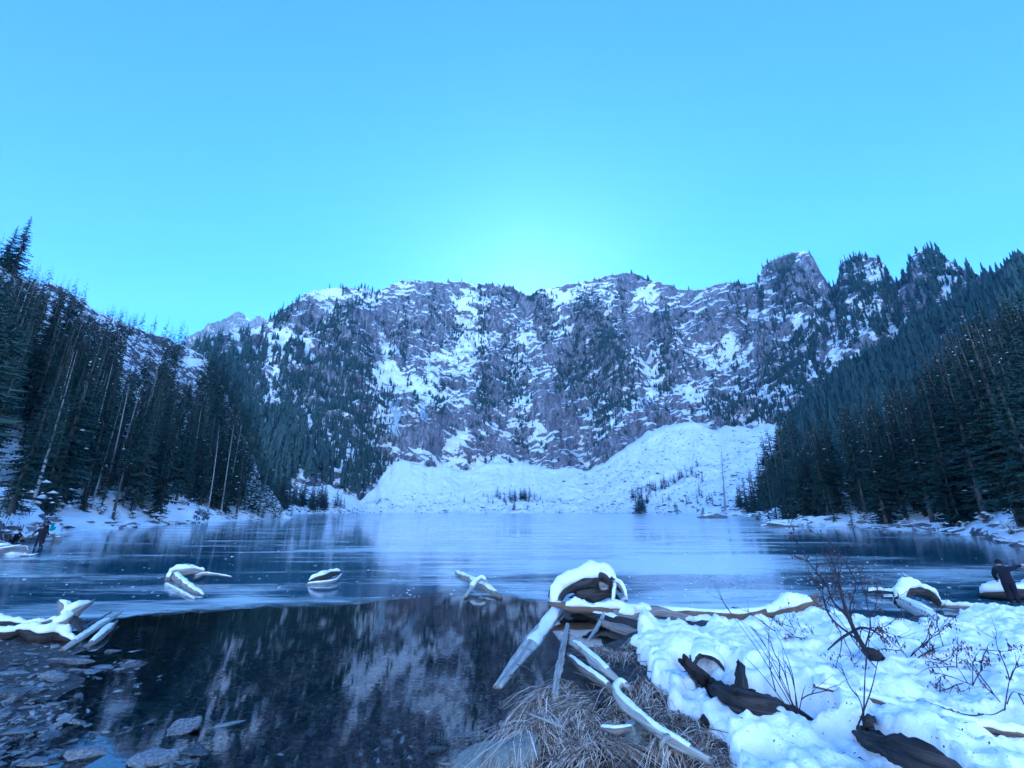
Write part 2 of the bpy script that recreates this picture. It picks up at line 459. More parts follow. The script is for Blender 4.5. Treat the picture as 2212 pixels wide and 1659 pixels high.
# two broad benches that hold snow
bench = lambda c, w: smooth(-w, w, (Vg - c))
b1 = tab([(390,700),(780,790),(880,830),(1000,880),(1110,872),(1190,862),(1300,880),(1390,852),(1500,846),(1600,900),(2560,900)], us)[:, None]
bm = tab([(390,0.0),(560,0.3),(780,1),(960,1),(1040,.3),(1110,.9),(1190,.9),(1250,.1),(1380,.9),(1500,.9),(1560,.2),(2560,0)], us)[:, None]
wv_ = np.clip(wv_ - 0.10 * bm * (smooth(-14, 14, Vg - b1)) * smooth(0, .2, Tg), 0, 1)
Yg = y0[:, None] + (y1 - y0)[:, None] * np.clip(wv_, 0, 1)
P = at(Ug, Vg, Yg)
D = P - np.array([0, 0, CAM_H]); Dh = D.copy(); Dh[..., 2] = 0
Dh /= np.linalg.norm(Dh, axis=-1, keepdims=True)
nrm = -Dh * 0.9; nrm[..., 2] = 0.35
big = smooth(0.0, 0.12, Tg) * smooth(1.02, 0.86, Tg)
X, Y_, Z = P[..., 0], P[..., 1], P[..., 2]
rib = fbm(X / 70, Y_ / 70, Z / 190, 4)
tl = np.where(X < 0, .42 * X, -.34 * X)
led = fbm(X / 34 + 40, Y_ / 34, (Z + tl) / 12, 4)
crag = fbm(X / 13, Y_ / 13 + 11, Z / 20, 3)
disp = (24 * rib - 12 * np.abs(fbm(X / 38, Y_ / 38 + 7, Z / 120, 3))) * big + 5.0 * led * (0.35 + 0.65 * big) + 2.2 * crag
P = P + nrm * disp[..., None]
# the far side of the ridge
bt = np.linspace(0, 1, NB + 1)[1:]
top = P[:, -1]
back = top[:, None] + Dh[:, -1][:, None] * (bt[None, :, None] * 260) - np.array([0, 0, 1.0]) * ((bt ** 1.3)[None, :, None] * 230)
bk = fbm(back[..., 0] / 40, back[..., 1] / 40, back[..., 2] / 40, 3)
back[..., 2] += 6 * bk * bt[None]
PB = np.concatenate([P, back], 1)
N = grid_normals(PB); N[N[..., 2] < 0] *= -1
nz = N[..., 2]
snow = smooth(0.30, 0.80, nz)
UB = np.concatenate([Ug, np.repeat(us[:, None], NB, 1)], 1); VB = np.concatenate([Vg, np.repeat(vs[:, None], NB, 1)], 1)
field = np.zeros_like(snow)
for (cx, cy, rx, ry, rot, k) in [(860,815,75,16,.42,.5),(960,858,45,16,.5,.5),(650,745,60,14,.45,.4),(1140,868,45,14,-.2,.45),(1440,850,62,13,-.1,.5),
        (640,905,70,22,.5,.35),(720,955,60,18,.55,.3),(560,860,40,24,.4,.35),(1610,790,60,20,.1,.2),(930,985,80,10,.05,.35),(1080,650,70,12,.2,.18),(420,770,30,30,.3,.4),
        (1010,735,80,18,-.4,.2),(1380,720,30,40,.3,-.45),(800,700,40,30,0,-.3),(1700,590,30,34,0,-.5),(1765,590,26,34,0,-.55),(1450,930,60,20,0,-.2),(1110,960,90,26,0,-.25),(1300,960,60,24,-.3,-.2)]:
    dx, dy = UB - cx, VB - cy
    a, b = dx * math.cos(rot) + dy * math.sin(rot), -dx * math.sin(rot) + dy * math.cos(rot)
    field += k * np.exp(-((a / rx) ** 2 + (b / ry) ** 2))
g_ = np.where(UB < 1120, .42 * UB, .42 * 1120 - .34 * (UB - 1120))
streak = fbm(UB / 46, (VB - g_) / 9.0, 1.0, 4) + .8 * fbm(UB / 80, VB / 55, 4.0, 3)
patch = fbm(UB / 70, VB / 85, 6.5, 3)
rb = np.concatenate([rib, np.zeros((NU, NB))], 1)
snow = np.clip(0.26 + 0.55 * snow + 1.1 * field + 0.34 * streak * (1 + patch) + 0.30 * patch - .22 * rb, 0, 1)
me = mesh_from('cliff', PB.reshape(-1, 3), grid_faces(NU, NT_ + NB), attrs={'snow': snow})
cliff = link('mountain', me, M['cliff'], kind='structure', label='grey rock cliff wall streaked with snow above the lake', cat='mountain')
CL = dict(P=P, U=Ug, V=Vg, vs=vs, us=us)

# a summit farther back, sunlit paleness put into its rock colour
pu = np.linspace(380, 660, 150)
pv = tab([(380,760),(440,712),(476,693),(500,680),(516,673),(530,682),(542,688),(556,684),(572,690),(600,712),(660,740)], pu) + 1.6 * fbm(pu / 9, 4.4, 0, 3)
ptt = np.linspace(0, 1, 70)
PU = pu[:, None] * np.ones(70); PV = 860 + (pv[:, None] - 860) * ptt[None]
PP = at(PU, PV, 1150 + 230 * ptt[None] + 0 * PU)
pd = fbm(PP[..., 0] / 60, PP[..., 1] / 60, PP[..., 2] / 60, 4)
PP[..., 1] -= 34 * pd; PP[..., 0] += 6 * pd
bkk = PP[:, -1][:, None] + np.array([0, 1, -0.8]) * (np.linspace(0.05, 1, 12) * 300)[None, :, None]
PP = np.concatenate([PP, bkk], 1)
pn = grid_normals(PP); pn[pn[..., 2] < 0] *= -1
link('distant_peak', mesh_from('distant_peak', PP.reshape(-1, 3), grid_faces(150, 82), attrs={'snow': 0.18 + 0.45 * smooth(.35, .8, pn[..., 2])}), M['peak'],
     kind='structure', label='small rock summit behind the wooded slope, painted pale as if sunlit', cat='mountain')

# talus and snow cones under the cliff
TAL_TOP = [(540,1092),(600,1072),(650,1052),(700,1046),(740,1066),(775,1082),(810,1050),(835,1012),(850,1000),(872,992),(900,1000),(940,1006),(970,1008),(1000,1016),(1030,1012),(1062,994),(1085,1000),
 (1110,1002),(1128,994),(1160,1006),(1200,1012),(1225,1008),(1245,1014),(1275,1012),(1300,1002),(1350,968),(1400,932),(1440,918),(1480,910),(1500,906),(1530,914),(1550,926),(1575,920),(1600,914),(1640,922),(1672,914),(1690,935),(1712,985),(1750,1050),(1800,1090),(1900,1120)]
TAL_BOT = [(540,1118),(600,1114),(700,1110),(850,1109),(1300,1110),(1480,1112),(1560,1115),(1640,1120),(1750,1128),(1900,1140)]
TU, TT = 520, 130
tu = np.linspace(545, 1880, TU)
tv1 = tab(TAL_TOP, tu) + 5.0 * fbm(tu / 22.0, 7.7, 0, 4); tv0 = tab(TAL_BOT, tu)
tY0 = gz(tu, tv0, -0.4)[..., 1]
tY1 = np.maximum(tab(CL_Y0, tu) * np.interp(tu, [545, 840, 1500, 1700, 1880], [.96, 1.0, 1.04, 1.05, 1.05]), tY0 + 25)
t_ = np.linspace(0, 1, TT)
TV = tv0[:, None] + (tv1 - tv0)[:, None] * t_[None] ** 1.15
TY = tY0[:, None] + (tY1 - tY0)[:, None] * t_[None] ** 0.92
TP = at(tu[:, None] * np.ones(TT), TV, TY)
tn = fbm(TP[..., 0] / 26, TP[..., 1] / 26, 0.4, 4)
tn2 = fbm(TP[..., 0] / 5.0, TP[..., 1] / 5.0, 3.4, 3)
e = smooth(0, .06, t_)[None] * smooth(1.0, .9, t_)[None]
TP[..., 2] += (3.0 * tn + 0.8 * tn2) * e
TP[:, -4:] += np.array([0, 9, 0]) * np.array([.25, .5, .75, 1])[None, :, None]
tal = link('talus_slope', mesh_from('talus', TP.reshape(-1, 3), grid_faces(TU, TT)), M['snow_far'], kind='structure',
           label='smooth snow covered talus slope at the foot of the cliff', cat='snow slope')
TAL = dict(P=TP, U=tu[:, None] * np.ones(TT), V=TV)

# wooded hillsides that come down to the shore
def hillside(name, u, top, bot, ytop, nt, label, rough, pw=0.9):
    v1, v0 = tab(top, u), tab(bot, u)
    Y0 = gz(u, v0, -0.25)[..., 1]; Y1 = np.maximum(tab(ytop, u), Y0 + 6)
    t_ = np.linspace(0, 1, nt)
    V_ = v0[:, None] + (v1 - v0)[:, None] * t_[None]
    Yy = Y0[:, None] + (Y1 - Y0)[:, None] * t_[None] ** pw
    P_ = at(u[:, None] * np.ones(nt), V_, Yy)
    n_ = fbm(P_[..., 0] / 14, P_[..., 1] / 14, 0.2, 4); n2 = fbm(P_[..., 0] / 2.2, P_[..., 1] / 2.2, 0.7, 3)
    e = smooth(0, .05, t_)[None]
    P_[..., 2] += rough * n_ * e + 0.35 * n2 * smooth(0, .02, t_)[None] * np.minimum(1, .3 + 3 * t_)[None] + 0.35 * smooth(0, .02, t_)[None]
    d = P_[:, -1] - np.array([0, 0, CAM_H]); d[:, 2] = 0; d /= np.linalg.norm(d, axis=1, keepdims=True)
    bt_ = np.linspace(0, 1, 13)[1:]
    bk_ = P_[:, -1][:, None] + d[:, None] * (bt_ * 60)[None, :, None] - np.array([0, 0, 1.]) * (bt_ ** 1.5 * 40)[None, :, None]
    A = np.concatenate([P_, bk_], 1)
    nn = grid_normals(A); nn[nn[..., 2] < 0] *= -1
    sn = 0.30 + 0.6 * smooth(.45, .9, nn[..., 2])
    o = link(name, mesh_from(name, A.reshape(-1, 3), grid_faces(len(u), nt + 12), attrs={'snow': sn}), M['hill'], kind='structure', label=label, cat='hillside')
    return dict(P=P_, U=u[:, None] * np.ones(nt), V=V_, T=np.ones((len(u), 1)) * t_[None])
LH = hillside('hill', np.linspace(-520, 632, 330),
    [(-520,330),(-300,430),(0,572),(40,600),(110,622),(200,662),(280,700),(400,748),(450,775),(480,830),(520,930),(560,1030),(600,1092),(632,1121)],
    [(-520,1420),(-200,1250),(0,1190),(60,1170),(100,1161),(200,1150),(345,1138),(450,1130),(560,1124),(632,1122)],
    [(-520,60),(-200,90),(0,112),(280,155),(400,190),(470,205),(520,190),(560,170),(600,150),(632,140)], 150,
    'snowy hillside under the forest on the left shore', 2.2)
RH = hillside('hill', np.linspace(1628, 2760, 300),
    [(1628,1122),(1660,1105),(1700,1085),(1800,1040),(1900,1000),(2000,950),(2100,900),(2212,830),(2400,720),(2760,560)],
    [(1628,1124),(1650,1128),(1700,1134),(1750,1138),(1900,1146),(2000,1152),(2100,1163),(2212,1188),(2400,1245),(2760,1400)],
    [(1628,120),(1660,135),(1700,140),(1800,140),(1900,130),(2000,112),(2100,95),(2212,80),(2400,60),(2760,40)], 130,
    'snowy hillside under the forest on the right shore', 1.6)

# added unseen ground behind the camera, slopes raised to bounce sunlight into the shade
bx2 = np.linspace(-2600, 2600, 90); by2 = -np.concatenate([[7.5, 20], np.geomspace(40, 3200, 60)])
GX, GY = np.meshgrid(bx2, by2, indexing='ij')
GZ = .15 + 2 * smooth(20, 120, -GY) * (1 + fbm(GX / 90, GY / 90, 0, 3)) + 620 * smooth(150, 950, -GY) + 300 * smooth(900, 2600, -GY) * (1 + .35 * fbm(GX / 700, GY / 700, 1, 4)) + 260 * smooth(300, 1500, np.abs(GX)) * smooth(60, 300, -GY) + 40 * smooth(200, 700, -GY) * fbm(GX / 160, GY / 160, 2, 4)
link('bounce_slopes', mesh_from('bounce_slopes', np.stack([GX, GY, GZ], -1).reshape(-1, 3), grid_faces(len(bx2), len(by2))[:, ::-1], attrs={'snow': 0.85 + .3 * fbm(GX / 220, GY / 220, 5, 3)}), M['cliff'],
     kind='structure', label='snowy slopes added out of view behind the camera to bounce sunlight', cat='bounce_slopes')

# ------------------------------------------------------------------ ice and open water
ICE_EDGE = [(-500,1520),(-200,1440),(0,1402),(130,1372),(240,1338),(330,1328),(420,1322),(520,1318),(640,1312),(760,1306),(850,1295),(930,1286),(1000,1291),(1080,1290),(1190,1302),(1300,1330),(1420,1345),(1600,1352),(1800,1356),(2000,1356),(2300,1352),(2700,1352)]
ie = gz(*np.array(ICE_EDGE, float).T, 0.0)
ix = np.concatenate([np.linspace(-60, -14, 30), np.linspace(-13.9, 14, 320), np.linspace(14.1, 60, 30)])
iy0 = np.interp(ix, ie[:, 0], ie[:, 1]) + 0.30 * fbm(ix / 1.6, 2.0, 0, 5, .6)
rows = np.concatenate([[0, .03], np.geomspace(.1, 1, 150) * 1.0])
far_y = 420.0
rr = np.concatenate([[0, .04, .1], np.geomspace(.2, 1.0e2, 130), [140, 200, 300, 420]])
IX = ix[:, None] * (1 + np.maximum(0, rr[None] - 3) * 0.055)
IY = iy0[:, None] + rr[None] * 1.0
IZ = np.zeros_like(IX)
UU, VV = px(np.stack([IX, IY, IZ], -1))
frost_sheen = 0.44 + 0.22 * np.exp(-rr[None] / 0.5) + 0.42 * np.exp(-rr[None] / 0.07) * (UU < 1180)
frost_sheen = frost_sheen + 0.16 * smooth(25, 110, IY) + .22 * smooth(850, 1200, UU) * smooth(1800, 1550, UU)  # far and central ice whitened in place of reflected snow and sky
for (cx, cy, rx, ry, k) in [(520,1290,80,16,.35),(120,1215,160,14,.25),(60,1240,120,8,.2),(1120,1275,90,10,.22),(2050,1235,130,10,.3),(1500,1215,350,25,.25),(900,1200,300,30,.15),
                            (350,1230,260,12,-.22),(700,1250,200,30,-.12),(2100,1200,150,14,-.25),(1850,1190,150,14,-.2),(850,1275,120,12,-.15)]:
    frost_sheen = frost_sheen + k * np.exp(-(((UU - cx) / rx) ** 2 + ((VV - cy) / ry) ** 2))
ice = link('ice', mesh_from('ice', np.stack([IX, IY, IZ], -1).reshape(-1, 3), grid_faces(len(ix), len(rr)), attrs={'frost_sheen': frost_sheen, 'edge': rr[None] + 0 * IX + 6 * smooth(1150, 1350, UU)}), M['ice'],
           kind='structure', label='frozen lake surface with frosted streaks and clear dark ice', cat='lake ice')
wx = np.array([-45, 45.0]); wy = np.array([-6, 24.0])
WV = np.array([[wx[0], wy[0], -.012], [wx[1], wy[0], -.012], [wx[1], wy[1], -.012], [wx[0], wy[1], -.012]])
link('water', mesh_from('water', WV, np.array([[0, 1, 2, 3]])), M['water'], kind='structure', label='dark open water along the near shore with rippled reflections', cat='water')

# ------------------------------------------------------------------ conifers
def conifer_mesh(name, seed, h, base, width, nb, nl, top_pow=0.85, sparse=0.0):
    """crown of drooping branches, each a jagged spray of small faces; also the spots where snow can sit"""
    r = np.random.default_rng(seed)
    mb = MB(); spots = []
    for i in range(nb):
        k = (i + r.random()) / nb
        z = h * (base + (1 - base) * k ** 0.92 * 0.985)
        zr = (z / h - base) / (1 - base)
        L = width * (max(0.02, 1 - zr) ** top_pow) * r.uniform(0.55, 1.12) + 0.12
        if r.random() < sparse: L *= 0.35
        if zr < 0.12: L *= r.uniform(.4, 1)
        az = r.uniform(0, 2 * np.pi)
        o = np.array([math.cos(az), math.sin(az), 0]); s = np.array([-o[1], o[0], 0])
        dr = r.uniform(0.18, 0.5) - 0.30 * zr
        m = nl + 1
        q = np.linspace(0.08, 1, m)
        sp = o[None] * (q * L)[:, None]; sp[:, 2] = z - dr * L * q + 0.22 * dr * L * q ** 3
        wdt = 0.26 * L * (1 - 0.75 * q) * r.uniform(.45, 1.4, m) + 0.05
        Lp = sp + s * (wdt * r.uniform(.6, 1.2, m))[:, None]; Rp = sp - s * (wdt * r.uniform(.6, 1.2, m))[:, None]
        Lp[:, 2] -= wdt * r.uniform(.35, .95, m); Rp[:, 2] -= wdt * r.uniform(.35, .95, m)
        Lp += o[None] * (wdt * .5)[:, None]; Rp += o[None] * (wdt * .5)[:, None]
        V = np.concatenate([sp, Lp, Rp])
        F = []
        for j in range(m - 1):
            F += [[j, j + 1, m + j], [j, 2 * m + j, j + 1]]
            if r.random() < .75: F += [[j + 1, m + j + 1, m + j]] if r.random() < .5 else [[j + 1, 2 * m + j, 2 * m + j + 1]]
        mb.add(V, np.array(F))
        spots.append((sp[int(m * .65)], L * .2, az))
    return mb.mesh(name, False), spots
def trunk_mesh(name, seed, h, r0, bend=0.15, stubs=0, sides=7):
    r = np.random.default_rng(seed)
    mb = MB()
    b = r.uniform(-bend, bend, 2)
    path = [[b[0] * math.sin(q * 3) * .6, b[1] * math.sin(q * 2.4) * .6, h * q - .6 * (q == 0)] for q in np.linspace(0, 1, 9)]
    add_tube(mb, spline(path, 12), [r0 * 1.25, r0, r0 * .8, r0 * .6, r0 * .36, r0 * .1], sides, .08, seed)
    for i in range(stubs):
        z = h * r.uniform(.25, .96); az = r.uniform(0, 6.28); L = r.uniform(.3, 1.5) * (1.25 - z / h) * (1.9 if stubs > 60 else 1)
        p = np.array([0, 0, z]); d = np.array([math.cos(az), math.sin(az), r.uniform(-.5, .15)])
        add_tube(mb, np.array([p, p + d * L * .5, p + d * L + [0, 0, -.12 * L]]), [r0 * .16, r0 * .1, .012], 4)
    return mb.mesh(name, True)
def snow_mesh(name, seed, spots, frac):
    r = np.random.default_rng(seed); mb = MB()
    for p, s, az in spots:
        if r.random() > frac: continue
        s = min(max(s * r.uniform(.5, 1.1), .10), .42); k = 6
        a = np.linspace(0, 2 * np.pi, k, endpoint=False)
        ring = np.stack([np.cos(a) * s * 1.5, np.sin(a) * s * .8, np.zeros(k)], 1) * r.uniform(.7, 1.2, (k, 1))
        c, sn = math.cos(az), math.sin(az)
        R = np.array([[c, sn, 0], [-sn, c, 0], [0, 0, 1]])
        V = np.concatenate([ring @ R + p + [0, 0, .03], [p + [0, 0, .05 + s * .35]], [p - [0, 0, .05]]])
        i = np.arange(k); j = (i + 1) % k
        mb.add(V, np.concatenate([np.stack([i, j, np.full(k, k)], 1), np.stack([j, i, np.full(k, k + 1)], 1)]))
    return mb.mesh(name, True) if mb.n else None

VAR = []          # unit trees: tall conifers, 26 m
for i in range(7):
    base = [.04, .16, .28, .03, .40, .08, .22][i]
    wid = [4.0, 3.3, 2.8, 4.5, 2.5, 3.7, 3.1][i]
    cm, sp = conifer_mesh('conifer_crown', 100 + i, 26, base, wid, 290, 9, .95, .10)
    tm = trunk_mesh('conifer_trunk', 200 + i, 26, .30, .3, 14)
    sm = snow_mesh('conifer_snow', 300 + i, sp, .035)
    cm.materials.append(M['needles']); sm.materials.append(M['snow'])
    tm.materials.append(M['bark'])
    VAR.append((cm, tm, sm))
TRUNK_PALE = []
for i in range(3):
    tm = trunk_mesh('pale_trunk', 240 + i, 26, .26, .3, 16); tm.materials.append(M['bark_pale']); TRUNK_PALE.append(tm)
SMALL = []        # unit small conifers, 9 m
for i in range(5):
    cm, sp = conifer_mesh('small_conifer_crown', 400 + i, 9, .03, [2.1, 1.7, 2.5, 1.9, 1.5][i], 80, 4, .85)
    tm = trunk_mesh('small_conifer_trunk', 420 + i, 9, .12, .05, 0, 5)
    cm.materials.append(M['needles']); tm.materials.append(M['bark'])
    SMALL.append((cm, tm))
SNAG = []
for i in range(5):
    tm = trunk_mesh('snag_trunk', 500 + i, 24, .22, .5, [5, 14, 26, 9, 110][i]); tm.materials.append(M['bark_pale']); SNAG.append(tm)

def place_tree(name, p, s, rz, crown, trunk, snowm, label, cat, group, sxy=1.0):
    e = link(name, None, label=label, cat=cat, group=group)
    e.location = p; e.rotation_euler = (random.uniform(-.03, .03), random.uniform(-.03, .03), rz); e.scale = (s * sxy, s * sxy, s)
    if trunk: link('trunk', trunk, parent=e)
    if crown: link('crown', crown, parent=e)
    if snowm: link('snow', snowm, parent=e, kind='stuff')
    return e
def forest_mesh(name, pts, hs, seed, templates, width=None):
    """many trees as one mesh, real geometry"""
    r = np.random.default_rng(seed)
    Vs, Fs, n = [], [], 0
    which = r.integers(0, len(templates), len(pts))
    for k, (TVv, TFf) in enumerate(templates):
        idx = np.where(which == k)[0]
        if not len(idx): continue
        a = r.uniform(0, 2 * np.pi, len(idx)); c, s = np.cos(a), np.sin(a)
        h = hs[idx]; w = h * r.uniform(.8, 1.25, len(idx))
        x = (TVv[None, :, 0] * c[:, None] - TVv[None, :, 1] * s[:, None]) * w[:, None] + pts[idx, 0:1]
        y = (TVv[None, :, 0] * s[:, None] + TVv[None, :, 1] * c[:, None]) * w[:, None] + pts[idx, 1:2]
        z = TVv[None, :, 2] * h[:, None] + pts[idx, 2:3]
        V = np.stack([x, y, z], -1).reshape(-1, 3)
        F = (TFf[None] + (np.arange(len(idx)) * len(TVv))[:, None, None]).reshape(-1, 3) + n
        Vs.append(V); Fs.append(F); n += len(V)
    return mesh_from(name, np.concatenate(Vs), np.concatenate(Fs), smooth_=False)
def far_template(seed, tiers, sides, width):
    r = np.random.default_rng(seed); mb = MB()
    for k in range(tiers):
        z0 = .04 + .9 * k / tiers; z1 = min(1, z0 + 1.9 / tiers)
        rad = width * (1 - z0) ** .8
        a = np.linspace(0, 2 * np.pi, sides, endpoint=False) + r.uniform(0, 6)
        rr_ = rad * r.uniform(.45, 1.25, sides)
        V = np.concatenate([np.stack([np.cos(a) * rr_, np.sin(a) * rr_, z0 + r.uniform(-.06, .05, sides)], 1), [[0, 0, z1]]])
        i = np.arange(sides)
        F = np.stack([i, (i + 1) % sides, np.full(sides, sides)], 1)
        F = F[r.random(sides) < .9]
        mb.add(V, F)
    me = mb; return np.concatenate(mb.V), np.concatenate(mb.F3)
FAR_T = [far_template(600 + i, 4, 6, w) for i, w in enumerate([.20, .16, .24, .13, .30])]
MID_T = []
for i in range(6):
    m_, _ = conifer_mesh('tmp', 700 + i, 26.0, [.1, .25, .15, .3, .05, .2][i], [3.8, 3.3, 4.2, 3.1, 4.0, 3.6][i], 46, 3, .95)
    co = np.empty(len(m_.vertices) * 3, np.float32); m_.vertices.foreach_get('co', co)
    m_.calc_loop_triangles()
    tri = np.empty(len(m_.loop_triangles) * 3, np.int32); m_.loop_triangles.foreach_get('vertices', tri)
    MID_T.append((co.reshape(-1, 3).astype(float) / 26.0, tri.reshape(-1, 3)))
    bpy.data.meshes.remove(m_)

LOW_T = [far_template(640 + i, 7, 7, w) for i, w in enumerate([.15, .12, .18, .13, .20, .16])]

def scatter(S, n, dens, mind, seed):
    """spots on a slope, thinned to a least distance"""
    r = np.random.default_rng(seed)
    nu, nt = S['U'].shape
    # choose by true area
    A = np.linalg.norm(np.cross(S['P'][1:, :-1] - S['P'][:-1, :-1], S['P'][:-1, 1:] - S['P'][:-1, :-1]), axis=-1)
    w = A * dens[:-1, :-1]; w = w.ravel() / w.sum()
    c = r.choice(len(w), n, p=w)
    i, j = c // (nt - 1), c % (nt - 1)
    a, b = r.random(n)[:, None], r.random(n)[:, None]
    p = S['P'][i, j] * (1 - a) * (1 - b) + S['P'][i + 1, j] * a * (1 - b) + S['P'][i, j + 1] * (1 - a) * b + S['P'][i + 1, j + 1] * a * b
    keep, cells = [], {}
    for k in range(n):
        key = (int(p[k, 0] // mind), int(p[k, 1] // mind), int(p[k, 2] // mind))
        if key in cells: continue
        cells[key] = 1; keep.append(k)
    return p[keep]

# left and right forests
u_, v_ = LH['U'], LH['V']
dl = np.ones_like(u_) * smooth(.03, .10, LH['T'])
for (cx, cy, rx, ry) in [(10,1000,40,60),(30,560,50,30),(290,770,26,20),(415,780,30,26),(100,690,14,20),(280,920,10,24),(0,610,60,30),(190,640,22,18),(340,720,20,16),(120,800,12,16),(240,800,12,16),(375,830,18,20),(330,1080,24,14),(200,1085,24,12)]:
    dl *= 1 - .98 * np.exp(-(((u_ - cx) / (rx * 1.25)) ** 2 + ((v_ - cy - 40) / (ry * 1.6 + 18)) ** 2))
dl *= smooth(-330, -230, u_)
dl = dl * (1 + 1.6 * smooth(430, 520, u_))
ptsL = scatter(LH, 3600, dl, 3.3, 1)
u_, v_ = RH['U'], RH['V']
dr_ = smooth(.05, .14, RH['T']) * smooth(2560, 2480, u_)
for (cx, cy, rx, ry) in [(1840,1105,60,22),(2160,1125,60,22),(2010,905,24,40)]:
    dr_ *= 1 - .96 * np.exp(-(((u_ - cx) / rx) ** 2 + ((v_ - cy) / ry) ** 2))
ptsR = scatter(RH, 1500, dr_, 3.4, 2)
allp = np.concatenate([ptsL, ptsR]); side = np.concatenate([np.zeros(len(ptsL), int), np.ones(len(ptsR), int)])
hh = RNG.uniform(13, 27, len(allp)) * np.where(side == 0, 1.0, 1.12)
uu, vv = px(allp)
dist = np.linalg.norm(allp, axis=1)
# smaller trees near the high edge of the left hill so that the skyline steps down as it should
hh = np.where((side == 0) & (vv < tab([(0,640),(280,760),(480,820)], uu)), hh * .55, hh)
hh = np.where((side == 1) & (uu < 1720), hh * .62, hh)
hh = np.where((side == 0) & (uu > 500), hh * .95, hh)
topu, topv = px(allp + np.stack([0 * hh, 0 * hh, hh], 1))
lim = np.where(side == 0, tab([(-100,460),(0,478),(40,545),(110,575),(200,612),(280,655),(360,690),(450,708),(500,752),(550,850),(600,975),(640,1060)], topu),
               tab([(1600,1070),(1640,1020),(1690,930),(1800,880),(1900,830),(2000,760),(2100,660),(2212,590),(2500,520)], topu))
lim = lim + RNG.uniform(-14, 62, len(lim))
hh = np.where(topv < lim, hh * np.clip((vv - lim) / (vv - topv), .22, 1), hh)
for (cx, cy, rx, ry) in [(10,985,36,42),(290,770,24,18),(415,785,26,24),(96,690,13,18),(282,925,10,20),(205,655,14,10),(340,725,12,10),(330,800,14,12)]:
    topu, topv = px(allp + np.stack([0 * hh, 0 * hh, hh], 1))
    q_ = np.clip((vv - cy) / (vv - topv + 1e-6), 0, 1); um_ = uu + (topu - uu) * q_
    hit = (side == 0) & (np.abs(um_ - cx) < rx * RNG.uniform(.7, 1.2, len(uu))) & (topv < cy + ry) & (vv > cy - ry)
    hh = np.where(hit, hh * np.clip((vv - (cy + ry)) / (vv - topv + 1e-6), .06, 1), hh)
inview = (uu > -60) & (uu < 2290)
size = np.where(inview, hh / dist, 0)
order = np.argsort(-size)
near = order[:286]
LBL = ['tall dark conifer standing in the dense forest on the left hillside', 'tall dark conifer standing in the dense forest on the right hillside']
GRP = ['conifers of the left forest', 'conifers of the right forest']
for k in near:
    i = random.choice([0, 3, 5, 0, 3, 5, 1, 6]) if side[k] == 1 else random.choice([0, 1, 2, 3, 4, 5, 6, 0, 3, 5])
    cm, tm, sm = VAR[i]
    if side[k] == 0 and random.random() < .2 and i in (1, 2, 4, 6): tm = TRUNK_PALE[random.randrange(3)]
    sno = sm if (random.random() < ((.6 if vv[k] > 1040 else 0) if side[k] == 0 else .7)) else None
    zone_ = ['at the front of', 'half way up', 'high up in'][0 if vv[k] > 1070 else (1 if vv[k] > 900 else 2)]
    look_ = 'pale trunked' if tm in TRUNK_PALE else ('snow flecked' if sno else ('broad' if i in (0, 3, 5) else 'slim'))
    LB = '%s dark conifer %s the %s forest' % (look_, zone_, ['left', 'right'][side[k]])
    place_tree('conifer', allp[k], hh[k] / 26.0, random.uniform(0, 6.28), cm, tm, sno, LB, 'conifer', LB.replace('conifer', 'conifers'), random.uniform(.68, .98) if side[k] == 0 else random.uniform(.85, 1.2))
rest = order[286:]
for s_, lab in ((0, 'dense mass of dark conifers higher up the left hillside'), (1, 'dense mass of dark conifers deeper in the right forest')):
    q = rest[side[rest] == s_]
    link('forest', forest_mesh('forest', allp[q], hh[q], 10 + s_, MID_T), M['needles'], kind='stuff', label=lab, cat='forest')

# the tall thick conifer on the skyline at the left edge
d = (LH['U'] - 14) ** 2 + (LH['V'] - 590) ** 2
p_ = LH['P'][np.unravel_index(np.argmin(d), d.shape)]
for (du, hpx, lab) in ((0, 140, 'broad tall conifer rising above the skyline at the left edge'), (-3.0, 118, 'thick conifer beside the tallest one on the left skyline')):
    cm, tm, sm = VAR[3]
    place_tree('conifer', p_ + np.array([du, 1.0, -1.0]), hpx / 1659 / FOC * p_[1] * 1.25 / 26.0, .7 + du, cm, tm, None, lab, 'conifer', None, 1.15)
# young conifers that fill the forest edge down to the shore
for (S_, n_, lo, hi, lab, grp, lim_) in ((LH, 70, -20, 600, 'young conifer at the shore edge of the left forest', 'young conifers of the left shore', .22), (RH, 70, 1660, 2240, 'young conifer at the shore edge of the right forest', 'young conifers of the right shore', .30)):
    mask_ = (S_['U'] > lo) & (S_['U'] < hi) & (S_['T'] > .05) & (S_['T'] < lim_)
    dd_ = mask_.astype(float)
    for (cx, cy, rx, ry) in [(1840,1112,50,22),(2150,1135,50,20),(10,1000,40,60),(60,1120,30,20),(230,1118,30,14),(420,1112,30,14)]:
        dd_ *= 1 - .96 * np.exp(-(((S_['U'] - cx) / rx) ** 2 + ((S_['V'] - cy) / ry) ** 2))
    for q in scatter(S_, n_, dd_, 2.4, 77):
        cm, tm = SMALL[random.randrange(5)]
        place_tree('young_conifer', q - np.array([0, 0, .2]), random.uniform(.45, 1.15), random.uniform(0, 6.28), cm, tm, None, lab, 'conifer', grp, random.uniform(.9, 1.3))

